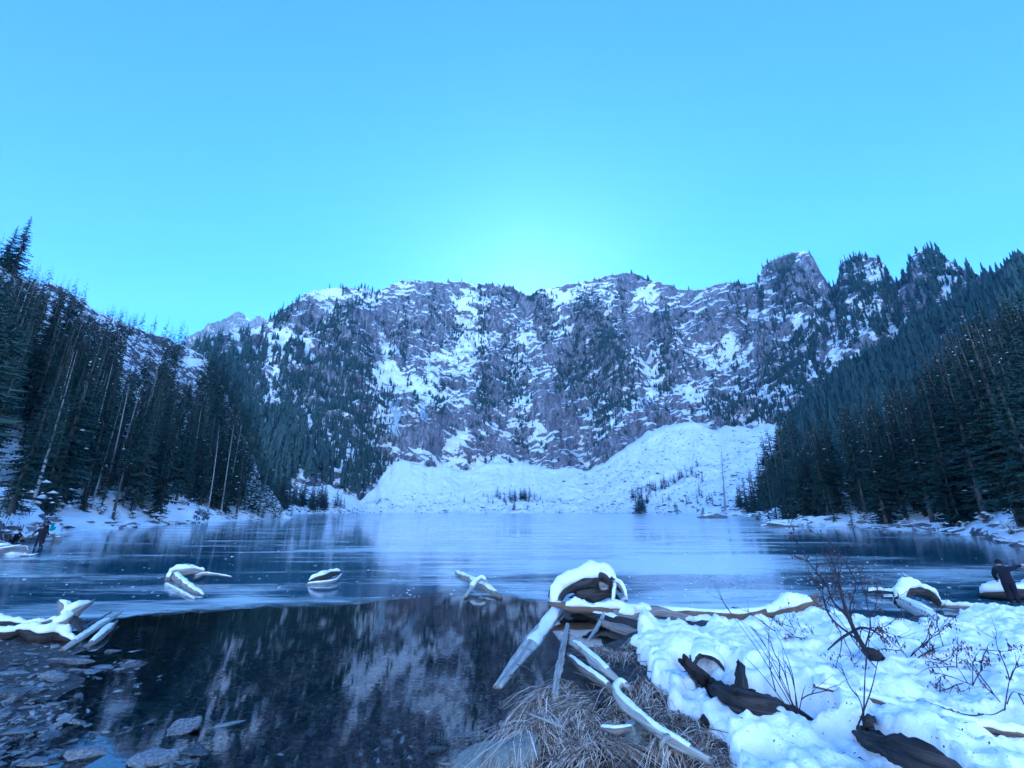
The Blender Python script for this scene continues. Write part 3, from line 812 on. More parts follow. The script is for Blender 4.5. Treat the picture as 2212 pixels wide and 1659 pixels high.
# trees clinging to the cliff
U_, V_ = CL['U'], CL['V']
vt = np.repeat(CL['vs'][:, None], V_.shape[1], 1)
zone = np.interp(U_, [390, 520, 640, 800, 860, 1500, 1600, 1700, 1800, 1900, 2000, 2560], [.9, .8, .7, .55, .16, .20, .5, .75, .9, 1.2, 1.5, 1.6])
rline = tab([(1600,1000),(1650,960),(1704,900),(1817,780),(1988,700),(2100,625),(2212,565),(2560,560)], U_)
lline = tab([(380,700),(480,760),(640,890),(830,1030)], U_)
zone = np.where((U_ < 850) & (V_ > 760), np.maximum(zone, .95), zone)
streaks = smooth(.02, .42, fbm(U_ / 26, V_ / 75, 5.0, 3) + .12)
dc = zone * streaks + .20 * smooth(.9, 1.0, 1 - (V_ - vt) / 60.0)
for (cx, cy, rx, ry, k) in [(1040,700,12,60,1.6),(1045,860,16,60,1.5),(1105,800,22,60,1.4),(1240,790,26,60,1.3),(1300,760,30,70,1.6),(1345,820,24,60,1.8),(1300,880,20,50,1.2),(870,730,10,60,1.3),
        (985,690,10,40,1.0),(950,870,12,30,1.2),(735,720,30,40,1.2),(760,830,40,60,1.6),(800,980,34,70,2.2),(720,900,40,50,1.6),(640,830,36,50,1.2),(1435,760,18,70,1.4),(1180,680,22,40,.9),
        (1100,640,40,16,.8),(1260,680,20,40,.9),(1130,930,16,40,.8),(930,690,8,50,.8),(1700,800,60,70,1.0),(1660,900,50,30,1.0),(1570,880,40,30,.9),(1700,620,30,40,.8),(1850,640,40,70,.7),(2000,620,30,60,.7)]:
    dc = dc + k * np.exp(-(((U_ - cx) / rx) ** 2 + ((V_ - cy) / ry) ** 2))
for (cx, cy, rx, ry) in [(1385,700,36,60),(1765,600,24,40),(820,670,50,20),(650,745,50,12),(860,815,60,12),(1110,980,160,18),(1010,760,30,30)]:
    dc = dc * (1 - .9 * np.exp(-(((U_ - cx) / rx) ** 2 + ((V_ - cy) / ry) ** 2)))
gap_ = smooth(-.2, .2, fbm(U_ / 30, V_ / 26, 3.1, 3) + .12 * (U_ > 1590))
dc = dc + 1.15 * smooth(-10, 45, V_ - rline) * (U_ > 1590) * gap_ + 1.5 * smooth(-20, 40, V_ - lline) * (U_ < 835) * gap_
dc = dc * ((V_ < tab(TAL_TOP, U_) - 4) | (U_ > 1690))
ptsC = scatter(CL, 24000, np.clip(dc, 0, 3), 3.2, 3)
uc, vc = px(ptsC)
hc = RNG.uniform(4.5, 10.5, len(ptsC)) * np.interp(uc, [390, 700, 900, 1600, 1800, 2000, 2300], [2.0, 1.5, 1.0, 1.1, 1.5, 1.7, 1.6])
deep = np.clip((vc - tab([(1600,1000),(1650,960),(1704,900),(1817,780),(1988,700),(2100,625),(2212,565),(2560,560)], uc)) / 80, 0, 1) * (uc > 1590) + np.clip((vc - tab([(380,700),(480,760),(640,890),(830,1030)], uc)) / 80, 0, 1) * (uc < 835)
hc = hc * (1 + np.where(uc > 1200, 1.15, .5) * deep)
ptsC[:, 2] -= .8
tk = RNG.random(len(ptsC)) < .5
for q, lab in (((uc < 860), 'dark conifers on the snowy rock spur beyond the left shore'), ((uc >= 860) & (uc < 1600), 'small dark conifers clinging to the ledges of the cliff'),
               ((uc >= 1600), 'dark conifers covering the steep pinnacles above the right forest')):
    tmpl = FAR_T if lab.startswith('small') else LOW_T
    link('forest', forest_mesh('forest', ptsC[q], hc[q], 20, tmpl), M['needles_hazed'], kind='stuff', label=lab, cat='forest')

# small trees on the talus, one by one
def talus_point(u, v):
    i = np.argmin(np.abs(tu - u)); j = np.argmin(np.abs(TV[i] - v)); return TP[i, j]
def talus_trees(spots, label, group):
    for (u, v, hpx) in spots:
        p = talus_point(u, v)
        s = hpx / 1659 / FOC * p[1] * 1.03 / 9.0
        cm, tm = SMALL[random.randrange(5)]
        place_tree('small_conifer', p - np.array([0, 0, .3]), s, random.uniform(0, 6.28), cm, tm, None, label, 'conifer', group, random.uniform(.9, 1.4))
def cloud(n, cx, cy, rx, ry, h0, h1):
    return [(random.gauss(cx, rx), cy + random.gauss(0, ry), random.uniform(h0, h1)) for _ in range(n)]
talus_trees(cloud(22, 1122, 1080, 17, 3, 14, 27) + cloud(10, 1060, 1085, 22, 6, 9, 20) + cloud(5, 1160, 1080, 10, 4, 8, 14) + [(1110,1104,22),(1112,1103,16),(1139,1103,14),(1046,1103,10),(1074,1072,24)],
            'small dark conifer growing in the snow at the centre of the far shore', 'small conifers at the centre of the far shore')
sp_ = []
for _ in range(58):
    q = random.random(); sp_.append((1370 + 130 * q + random.gauss(0, 10), 1082 - 58 * q + random.gauss(0, 9), random.uniform(10, 24)))
sp_ += cloud(9, 1383, 1107, 9, 1.5, 26, 56) + cloud(14, 1455, 1090, 40, 8, 10, 22) + cloud(6, 1525, 1080, 10, 6, 14, 30) + cloud(5, 1515, 1108, 7, 2, 10, 20)
talus_trees(sp_, 'small dark conifer on the snowy talus at the right of the far shore', 'small conifers on the far talus')
sp_ = []
for _ in range(46):
    u = random.uniform(586, 705); sp_.append((u, random.uniform(1088, 1104), random.uniform(34, 66) * np.interp(u, [586, 690, 712], [1.1, .9, .6])))
sp_ += [(728,1096,36),(736,1097,28),(744,1098,24),(722,1100,20),(760,1104,10),(772,1104,9)]
talus_trees(sp_, 'dark conifer in the small grove at the far end of the left shore', 'conifers of the far left grove')
sp_ = [(1612,1103,46),(1622,1104,52),(1634,1106,60),(1642,1105,70),(1650,1106,84),(1600,1104,24),(1660,1104,92),(1668,1106,104)]
for _ in range(34):
    u = random.uniform(1588, 1715); sp_.append((u, random.uniform(1086, 1106), np.interp(u, [1588, 1640, 1690, 1715], [42, 90, 185, 200]) * random.uniform(.55, 1.0)))
for _ in range(16):
    u = random.uniform(1672, 1745); sp_.append((u, random.uniform(1062, 1100), random.uniform(130, 195)))
talus_trees(sp_, 'dark conifer at the edge of the right forest by the talus', 'conifers at the edge of the right forest')

# dead trees
def snag(u, v, S, hpx, label, group=None, k=None, sxy=1.0):
    d = (S['U'] - u) ** 2 + (S['V'] - v) ** 2
    i = np.unravel_index(np.argmin(d), d.shape); p = S['P'][i]
    s = hpx / 1659 / FOC * p[1] * 1.02 / 24.0
    e = link('dead_tree', None, label=label, cat='dead tree', group=group)
    e.location = p; e.scale = (s * sxy, s * sxy, s); e.rotation_euler = (random.uniform(-.04, .04), random.uniform(-.05, .05), random.uniform(0, 6.28))
    link('trunk', SNAG[random.randrange(5) if k is None else k], parent=e)
snag(1566, 1096, TAL, 122, 'thin bare dead tree alone on the snowy talus', None, 4, 1.5)
for (u, v, hp) in [(30,930,150),(105,960,170),(165,985,190),(222,1085,270),(240,1060,250),(285,1040,180),(345,1090,150),(448,1118,200),(478,1106,210),(508,1114,140),(560,1110,120),(400,1080,210),(150,800,120),(255,820,110),(320,880,150),(375,870,120)]:
    snag(u, v, LH, hp * .9, 'slender pale dead trunk among the conifers on the left hillside', 'pale dead trunks of the left forest', random.choice([0, 1, 3]), .8)
for (u, v, hp) in [(2168,1095,130),(2128,1080,120),(1760,1085,110),(1990,1030,120),(1935,960,90)]:
    snag(u, v, RH, hp, 'slender pale dead trunk among the conifers on the right hillside', 'pale dead trunks of the right forest', random.choice([0, 1]), 1.2)
for (u, v, hp) in [(2040,700,50),(2055,760,50),(1975,820,45),(2090,690,46),(1880,760,36),(1950,720,40)]:
    snag(u, v, CL, hp, 'pale dead trunk high on the wooded pinnacle slope', 'dead trunks on the pinnacle slope', 0, 1.2)

# ------------------------------------------------------------------ near ground: lake bed, earth bank, snow bank
def sdf(poly, X, Y):
    """signed distance, positive inside"""
    poly = np.asarray(poly, float); d = np.full(X.shape, 1e9); ins = np.zeros(X.shape, bool)
    for a, b in zip(poly, np.roll(poly, -1, 0)):
        e = b - a; wx_, wy_ = X - a[0], Y - a[1]
        t_ = np.clip((wx_ * e[0] + wy_ * e[1]) / (e @ e + 1e-12), 0, 1)
        d = np.minimum(d, np.hypot(wx_ - t_ * e[0], wy_ - t_ * e[1]))
        c = ((a[1] > Y) != (b[1] > Y)) & (X < (b[0] - a[0]) * (Y - a[1]) / (b[1] - a[1] + 1e-12) + a[0])
        ins ^= c
    return np.where(ins, d, -d)
def seg_d(X, Y, a, b):
    e = b - a; t_ = np.clip(((X - a[0]) * e[0] + (Y - a[1]) * e[1]) / (e @ e), 0, 1)
    return np.hypot(X - a[0] - t_ * e[0], Y - a[1] - t_ * e[1]), t_
def pts_px(l, z): return np.array([gz(u, v, z)[:2] for u, v in l])
EARTH = np.concatenate([pts_px([(1040,1700),(1075,1640),(1080,1575),(1110,1530),(1150,1500),(1185,1450),(1230,1410),(1300,1385),(1390,1368),(1440,1350)], .05),
                        pts_px([(1600,1345),(2212,1330),(2800,1330)], .1), [[30, 2], [30, -8], [-1.0, -8], [-1.2, 2.0]]])
SNOWP = np.concatenate([pts_px([(1392,1322),(1384,1355),(1372,1386),(1392,1408),(1412,1428),(1408,1456),(1446,1474),(1440,1500),(1500,1524),(1522,1548),(1566,1574),(1586,1618),(1612,1680)], .35),
                        [[2.4, 2.0], [2.0, -7], [29, -7]], pts_px([(2800,1318),(2212,1316),(2110,1330),(2056,1352),(1960,1366),(1890,1356),(1800,1346),(1740,1346),(1640,1358),(1560,1366),(1480,1362),(1430,1346)], .25)])
def bed_z(X, Y):
    z = np.interp(Y, [-6, 4.6, 6, 9, 12, 15, 22], [.1, .02, -.06, -.13, -.22, -.45, -1.0])
    z = z + .16 * smooth(-4.5, -8.5, X) * smooth(14, 8, Y) + .5 * smooth(-8, -13, X) * smooth(13, 7, Y)
    z = z + .05 * fbm(X / .9, Y / .9, 0, 4)
    e = sdf(EARTH, X, Y) + .22 * fbm(X / .7, Y / .7, 4.0, 3)
    bank = .16 + .10 * smooth(1.5, 4, X) + .07 * fbm(X / .5, Y / .5, 8.0, 4)
    return z + (bank - z) * smooth(-.45, .55, e)
bx_ = np.linspace(-26, 30, 420); by_ = np.concatenate([np.linspace(-8, 3.2, 24), np.linspace(3.3, 14, 170), np.linspace(14.3, 24, 22)])
BX, BY = np.meshgrid(bx_, by_, indexing='ij')
BZ = bed_z(BX, BY)
lake_bed = link('lake_bed', mesh_from('lake_bed', np.stack([BX, BY, BZ], -1).reshape(-1, 3), grid_faces(len(bx_), len(by_))), M['bed'], kind='structure',
                label='dark stony lake bed and wet earth of the near bank', cat='lake bed')

# trenches that expose the rotten logs: (from, to, half width, depth)
def G2(u, v, z): return gz(u, v, z)[:2]
TRENCH = [(G2(1482,1452,.3), G2(1590,1512,.3), .22, .26), (G2(1590,1515,.3), G2(1740,1552,.3), .30, .30), (G2(1500,1440,.35), G2(1560,1455,.35), .26, .30),
          (G2(1815,1585,.4), G2(2010,1668,.4), .24, .26), (G2(1800,1492,.4), G2(2212,1590,.4), .10, .14), (G2(1630,1600,.4), G2(1668,1616,.4), .15, .22)]
RIDGE = [(G2(1500,1425,.35), G2(1640,1460,.35), .45, .16), (G2(1640,1470,.35), G2(1760,1530,.35), .4, .12), (G2(1850,1550,.4), G2(2080,1640,.4), .45, .14), (G2(1850,1485,.4), G2(2212,1560,.4), .3, .08),
         (G2(1398,1322,.45), G2(1392,1360,.4), .18, .20)]
def snow_top(X, Y):
    g = bed_z(X, Y)
    d = sdf(SNOWP, X, Y) + .16 * fbm(X / .42, Y / .42, 6.0, 3) + .05 * perlin(X / .13, Y / .13, 2.0)
    th = .21 + .10 * fbm(X / 1.5, Y / 1.5, 1.0, 3) + .085 * fbm(X / .5, Y / .42, 3.0, 3) + .055 * np.abs(fbm(X / .24, Y / .2, 5.0, 3)) + .014 * fbm(X / .09, Y / .09, 5.0, 2)
    # trodden patches: soft pits
    pit = perlin(X / .33 + 9, Y / .30, 7.0)
    th = th - .12 * smooth(.22, .5, pit) * smooth(.1, .4, perlin(X / 2.4, Y / 2.4, 3.3) + .35)
    for a, b, w, k in RIDGE:
        q, _ = seg_d(X, Y, a, b); th = th + k * np.exp(-(q / w) ** 2)
    cut = np.zeros_like(X)
    for a, b, w, k in TRENCH:
        q, _ = seg_d(X, Y, a, b); q = q + .05 * perlin(X / .2, Y / .2, 1.1)
        cut = np.maximum(cut, k * smooth(w * 1.35, w * .75, q))
    prof = np.sqrt(np.clip(d / .22, 0, 1)) * (2 - np.clip(d / .22, 0, 1) ** 2) / 1.0
    prof = np.clip(prof, 0, 1)
    return g + np.maximum(th, .06) * prof - cut, d, g
sx = np.arange(1.6, 22, .046); sy = np.concatenate([np.arange(-7, 3.2, .4), np.arange(3.3, 15.2, .04)])
SX, SY = np.meshgrid(sx, sy, indexing='ij')
SZ, SD, SG = snow_top(SX, SY)
SZ = np.where(SD < 0, SG - .12, SZ)
keep = (SD > -.16)
F = grid_faces(len(sx), len(sy))
F = F[keep.reshape(-1)[F].all(1)]
used = np.unique(F); remap = np.full(SX.size, -1); remap[used] = np.arange(len(used))
link('snow_bank', mesh_from('snow_bank', np.stack([SX, SY, SZ], -1).reshape(-1, 3)[used], remap[F]), M['snow'], kind='structure',
     label='lumpy trodden snow covering the near right bank', cat='snow bank')
_bi = lambda A_, xs, ys, x, y: A_[np.clip(np.searchsorted(xs, x), 1, len(xs) - 1), np.clip(np.searchsorted(ys, y), 1, len(ys) - 1)]
SNOWZ = np.where(SD < 0, SG, SZ)
def on_snow(u, v, dz=0.0):
    """the spot of the snow bank seen at (u, v)"""
    z = .4
    for _ in range(5):
        p = gz(u, v, z); z = float(_bi(SNOWZ, sx, sy, p[0], p[1]))
    p = gz(u, v, z); return np.array([p[0], p[1], z + dz])
def on_ground(u, v, dz=0.0):
    z = .1
    for _ in range(5):
        p = gz(u, v, z); z = float(_bi(BZ, bx_, by_, p[0], p[1]))
    p = gz(u, v, z); return np.array([p[0], p[1], z + dz])
def snow_depth(p):
    if not (sx[0] < p[0] < sx[-1] and sy[0] < p[1] < sy[-1]): return -1.0
    return float(_bi(SD, sx, sy, p[0], p[1]))

# ------------------------------------------------------------------ driftwood
def log(name, label, path, rad, mat='wood', snow=None, cat='log', sides=18, n=36, rough=.2, stubs=(), parts=(), group=None):
    """path: points; snow: list of (from, to, thickness, half-width degrees[, lean])"""
    path = spline(path, n) if len(path) != n else np.asarray(path)
    rad = np.atleast_1d(np.asarray(rad, float))
    c0 = path.mean(0)
    e = link(name, None, label=label, cat=cat, group=group)
    e.location = c0
    seed = random.uniform(0, 50)
    mb = MB(); add_tube(mb, path - c0, rad if len(rad) > 1 else float(rad[0]), sides, rough, seed)
    link('wood', mb.mesh('log_wood'), M[mat], e)
    rr_ = np.interp(np.linspace(0, 1, n), np.linspace(0, 1, len(rad)), rad)
    for (p_, r_) in stubs:
        m2 = MB(); q = spline(p_, max(8, 5 * len(p_))); add_tube(m2, q - c0, r_, 8, rough, seed + 3)
        link('branch', m2.mesh('log_branch'), M[mat], e)
    for (p_, r_, mt, sn) in parts:
        m2 = MB(); q = spline(p_, max(10, 6 * len(p_))); add_tube(m2, q - c0, r_, 10, rough, seed + 5)
        b = link('branch', m2.mesh('log_branch'), M[mt], e)
        if sn:
            V, F = snow_strip(q - c0, r_, sn * .7, 48, seed); link('snow', mesh_from('branch_snow', V, F), M['snow'], b)
    for s in (snow or []):
        a, b = int(s[0] * (n - 1)), int(s[1] * (n - 1)) + 1
        seg = spline(path[a:b], max(40, (b - a) * 4)); rseg = np.interp(np.linspace(a, b - 1, len(seg)), np.arange(n), rr_)
        V, F = snow_strip(seg - c0, rseg, s[2], s[3], seed + s[0] * 9, .35, s[4] if len(s) > 4 else 0)
        link('snow', mesh_from('log_snow', V, F), M['snow'], e)
    return e
A = lambda u, v, Y: at(u, v, Y)
Z = lambda u, v, z: gz(u, v, z)

# the arched stump and its neighbours
arch = [A(1197,1312,13.6), A(1204,1290,13.7), A(1222,1268,13.8), A(1250,1256,13.9), A(1280,1250,14.0), A(1306,1254,14.05), A(1322,1268,14.1)]
log('driftwood_arch', 'arched driftwood stump capped with thick snow over dark hollow', arch, [.13, .16, .19, .25, .31, .30, .22], 'wood_dark', [(0, .97, .15, 66)], 'driftwood', 16, 30, .22,
    parts=[([A(1246,1282,13.9), A(1282,1284,13.9), A(1318,1282,14.0)], [.16, .22, .12], 'wood_dark', 0),
           ([A(1322,1262,14.0), A(1336,1262,13.9), A(1347,1276,13.8), A(1352,1295,13.75)], [.09, .08, .07, .05], 'wood', .07),
           ([A(1328,1262,13.9), A(1326,1280,13.7), A(1324,1302,13.5)], [.07, .06, .05], 'wood_pale', .03),
           ([A(1350,1290,13.7), A(1342,1300,13.5), A(1334,1312,13.3)], [.05, .05, .04], 'wood_pale', 0),
           ([A(1290,1246,13.9), A(1305,1243,13.7), A(1318,1252,13.6)], [.13, .15, .10], 'wood_dark', .06),
           ([A(1308,1266,13.7), A(1298,1262,13.6), A(1300,1272,13.58), A(1310,1270,13.6)], [.07, .06, .05, .05], 'wood', 0)])
log('bleached_log', 'bare bleached log slanting from the arched stump down into the water', [A(1206,1312,13.45), A(1180,1352,12.0), A(1150,1395,10.4), A(1112,1445,9.0), A(1073,1492,7.9)],
    [.17, .20, .20, .15, .09], 'wood_pale', [(.0, .55, .035, 60, -.5)], 'log')
log('shore_log', 'long brown log lying across in front of the arched stump, snow on its top', [A(1186,1304,12.7), A(1240,1313,12.6), A(1310,1318,12.5), A(1400,1322,11.9), A(1480,1327,11.5), A(1560,1330,11.2), A(1640,1328,11.0), A(1700,1316,10.9), A(1758,1300,10.9)],
    [.05, .12, .13, .14, .13, .12, .14, .17, .13], 'wood_brown', [(.10, .36, .10, 75), (.42, .8, .02, 55), (.79, .985, .15, 72)], 'log', 14, 60)
log('grey_log', 'smooth grey log with a snowy bend resting under the long brown log', [A(1330,1328,12.3), A(1372,1334,12.0), A(1396,1326,11.8), A(1430,1322,11.7), A(1500,1340,11.3), A(1570,1346,11.1)],
    [.13, .15, .15, .13, .10, .06], 'wood', [(.05, .5, .10, 64)], 'log', 14, 44)
log('sunken_log', 'dark half-sunken log running from the arched stump towards the snow bank', [A(1262,1326,13.0), A(1310,1340,12.0), A(1360,1356,11.3), A(1420,1372,10.6)], [.10, .15, .17, .15], 'wood_dark', [(.1, .5, .03, 50)], 'log')
log('sunken_log', 'second dark log beneath the long brown log, touching the grass', [A(1300,1346,11.6), A(1350,1364,11.0), A(1410,1384,10.4)], [.08, .13, .13], 'wood', None, 'log')
log('leaning_stick', 'pale leaning stick propped against the long brown log', [A(1306,1326,12.1), A(1288,1358,11.2), A(1268,1388,10.4)], [.055, .045, .025], 'wood_pale', None, 'stick', 8, 14, .1)
log('snowy_stub_log', 'short snow topped log end poking out beside the snow bank edge', [A(1478,1344,11.4), A(1520,1350,11.1), A(1570,1352,11.0)], [.09, .11, .09], 'wood_dark', [(0, 1, .10, 80)], 'log', 10, 16)

# sticks in the grass
log('birch_stick', 'knotty pale stick standing in the grass left of the forked branch', [Z(1226,1350,.0), Z(1220,1382,.25), Z(1211,1430,.34), Z(1205,1462,.32), Z(1198,1502,.26)], [.05, .052, .055, .056, .052], 'wood_pale', None, 'stick', 12, 60, .5)
log('forked_branch', 'thick knobbly pale branch lying in the frosted grass', [Z(1236,1388,.30), Z(1262,1406,.36), Z(1288,1430,.38), Z(1310,1450,.38), Z(1338,1472,.34)], [.06, .07, .08, .075, .035], 'wood_pale', [(.05, .8, .015, 45)], 'branch', 14, 44, .45,
    stubs=[([Z(1280,1424,.34), Z(1276,1442,.30)], [.06, .02]), ([Z(1304,1444,.36), Z(1314,1434,.44)], [.05, .02]), ([Z(1256,1404,.36), Z(1250,1396,.46)], [.04, .015])])
log('flat_branch', 'flat grey branch sunk in the frosted grass below the forked branch', [Z(1226,1416,.26), Z(1262,1446,.30), Z(1294,1468,.30), Z(1322,1490,.26)], [.05, .06, .065, .055], 'wood', [(.1, .9, .012, 50)], 'branch', 12, 30, .35)
log('hooked_branch', 'long hooked pale branch curling over the grass towards the snow bank', [Z(1356,1484,.44), Z(1340,1476,.46), Z(1331,1492,.44), Z(1346,1516,.42), Z(1380,1548,.40), Z(1430,1586,.38), Z(1476,1612,.36), Z(1530,1642,.32)],
    [.045, .055, .06, .065, .065, .06, .05, .04], 'wood_pale', [(.05, .9, .018, 45)], 'branch', 12, 60, .3, stubs=[([Z(1446,1590,.40), Z(1434,1596,.44), Z(1428,1612,.38)], [.03, .03, .02])])
log('thin_stick', 'thin pale stick lying over the frosted grass', [Z(1138,1540,.32), Z(1180,1556,.36), Z(1216,1572,.34)], [.012, .014, .010], 'wood_pale', None, 'stick', 6, 12, .1)
log('root_branch', 'short broken branch in the grass beside the pale square stone', [Z(1298,1572,.34), Z(1330,1578,.38), Z(1372,1572,.36)], [.025, .04, .03], 'wood', [(.1, .9, .012, 50)], 'branch', 10, 20, .35)

# logs out on the ice and in the left shallows
log('arched_log', 'bent snow covered log sticking out of the ice at left', [Z(362,1252,.02), A(372,1242,19.2), A(392,1236,19.0), A(420,1234,19.2), A(440,1236,19.3)], [.10, .18, .20, .16, .10], 'wood', [(.0, 1, .12, 50)], 'log', 14, 34, .4,
    parts=[([A(378,1244,19.0), A(396,1262,17.4), A(414,1274,16.4), A(440,1286,15.5)], [.14, .15, .12, .04], 'wood', .10), ([A(424,1246,18.6), A(446,1240,18.8), A(500,1246,18.4)], [.09, .06, .02], 'wood', .03),
           ([Z(358,1262,.02), Z(388,1278,.02), Z(420,1294,.02)], [.05, .06, .03], 'wood_pale', .03)])
log('mossy_log', 'small mossy log end with snow on the ice left of centre', [Z(668,1258,.05), A(690,1248,17.8), A(712,1240,18.2), A(734,1236,18.6)], [.10, .14, .12, .06], 'wood_dark', [(.05, 1, .10, 55)], 'log', 12, 26, .35,
    parts=[([Z(664,1262,.02), Z(720,1256,.06), Z(738,1240,.1)], [.05, .07, .03], 'wood', .03)])
log('frosted_log', 'broad frosted log frozen into the ice edge near the middle', [Z(988,1238,.05), Z(1020,1256,.06), Z(1052,1272,.05), Z(1082,1290,.02)], [.10, .16, .16, .06], 'wood', [(.0, .9, .04, 60)], 'log', 14, 34, .25)
log('crossing_log', 'short pale crooked log crossing the frosted log at the ice edge', [Z(1004,1288,.05), A(1018,1270,16.0), A(1030,1254,16.4), A(1042,1250,16.6), A(1054,1258,16.3)], [.05, .08, .09, .07, .03], 'wood_pale', [(.3, .9, .05, 75)], 'log', 9, 20, .2,
    stubs=[([A(1048,1254,16.5), A(1056,1262,16.3), A(1058,1272,16.1)], [.025, .02, .01])])
log('peg_stump', 'tiny dark upright stub on the ice beside the arched stump', [Z(1187,1290,-.02), A(1189,1276,15.0), A(1190,1268,15.05)], [.05, .05, .02], 'wood_dark', None, 'stump', 7, 8, .2)
log('forked_stump', 'forked snow covered stump rising at the left edge of the water', [Z(100,1372,.02), A(128,1352,10.4), A(146,1336,10.6), A(164,1320,10.7), A(197,1300,11.0)], [.10, .14, .17, .14, .05], 'wood', [(.2, .98, .08, 60)], 'stump', 14, 30, .3,
    parts=[([A(150,1330,10.7), A(140,1312,10.9), A(130,1300,11.0)], [.14, .11, .05], 'wood', .06), ([A(152,1340,10.5), A(120,1340,10.7), A(90,1346,10.8)], [.06, .05, .03], 'wood', .05),
           ([A(160,1334,10.6), A(180,1344,10.3), A(188,1338,10.3)], [.05, .03, .01], 'wood_dark', 0), ([A(158,1340,10.5), A(172,1356,10.1), A(176,1364,9.9)], [.06, .05, .02], 'wood_dark', 0)])
log('snowy_log', 'dark log under lumpy snow at the left edge, in front of the forked stump', [Z(-60,1366,.12), Z(0,1374,.14), Z(50,1366,.18), Z(90,1374,.15), Z(124,1372,.13), Z(158,1386,.05)], [.10, .12, .11, .14, .12, .05], 'wood_dark', [(0, .33, .10, 55, -.1), (.3, 1, .12, 62, -.1)], 'log', 16, 50, .45)
log('snowy_log', 'thin snowy log behind the others at the left edge of the water', [Z(-60,1340,.25), Z(0,1344,.22), Z(50,1350,.18), Z(100,1352,.15)], [.08, .09, .08, .05], 'wood_dark', [(0, 1, .07, 58)], 'log', 10, 22, .2)
log('bare_log', 'straight bare log sloping into the shallows at left, farther of the pair', [Z(136,1404,.02), Z(180,1374,.09), Z(226,1344,.13), Z(262,1322,.16)], [.05, .075, .08, .03], 'wood_pale', [(.2, .7, .025, 55)], 'log', 10, 24, .15)
log('bare_log', 'broad split grey log half sunk in the shallows, nearer of the pair', [Z(184,1400,-.02), Z(210,1380,.05), Z(232,1360,.06), Z(252,1342,.04)], [.04, .09, .10, .03], 'wood', [(.2, .8, .02, 55)], 'log', 10, 20, .2)
log('thin_pole', 'thin dark pole behind the two bare logs at left', [Z(176,1356,.02), Z(212,1338,.06), Z(240,1322,.1)], [.02, .025, .02], 'wood', None, 'stick', 7, 12, .1)

# right side
log('bent_log', 'bent log under smooth snow standing out of the ice at right', [A(1945,1300,12.6), A(1948,1282,12.9), A(1968,1273,13.2), A(1995,1278,13.4), A(2014,1290,13.5), Z(2030,1306,.05)], [.14, .17, .18, .17, .14, .06], 'wood_dark', [(0, .95, .12, 66)], 'log', 14, 34, .2,
    parts=[([A(1944,1298,12.7), A(1975,1314,12.1), A(2010,1334,11.4), A(2056,1360,10.7)], [.14, .17, .17, .13], 'wood_pale', .06)])
log('floating_log', 'thin dark log with snow on top pointing left from the bent log', [Z(1866,1278,.10), Z(1900,1277,.12), Z(1945,1280,.14)], [.03, .06, .07], 'wood_dark', [(.15, 1, .09, 80)], 'log', 10, 18, .15)
log('floating_log', 'long low log with a snow crest running right from the bent log', [Z(2010,1304,.06), Z(2080,1312,.07), Z(2150,1318,.07), Z(2260,1326,.08)], [.04, .08, .09, .09], 'wood', [(0, 1, .08, 80)], 'log', 10, 26, .15)
log('ice_branch', 'dark wet branch lying on the ice below the bent log', [Z(1930,1342,.03), Z(1970,1345,.05), Z(2014,1350,.06)], [.03, .045, .04], 'wood', None, 'branch', 8, 14, .2)
log('snow_mound_log', 'log buried under a rounded snow mound behind the child at right', [Z(2122,1284,.10), Z(2150,1283,.16), Z(2190,1282,.18), Z(2270,1281,.2)], [.10, .18, .2, .2], 'wood_dark', [(0, 1, .22, 70, .05)], 'log', 12, 24, .2)
log('short_log', 'short stub of dark wood on the ice beside the bent log', [Z(1906,1290,.03), Z(1938,1292,.05)], [.05, .07], 'wood_dark', [(.2, 1, .04, 80)], 'log', 8, 10, .2)

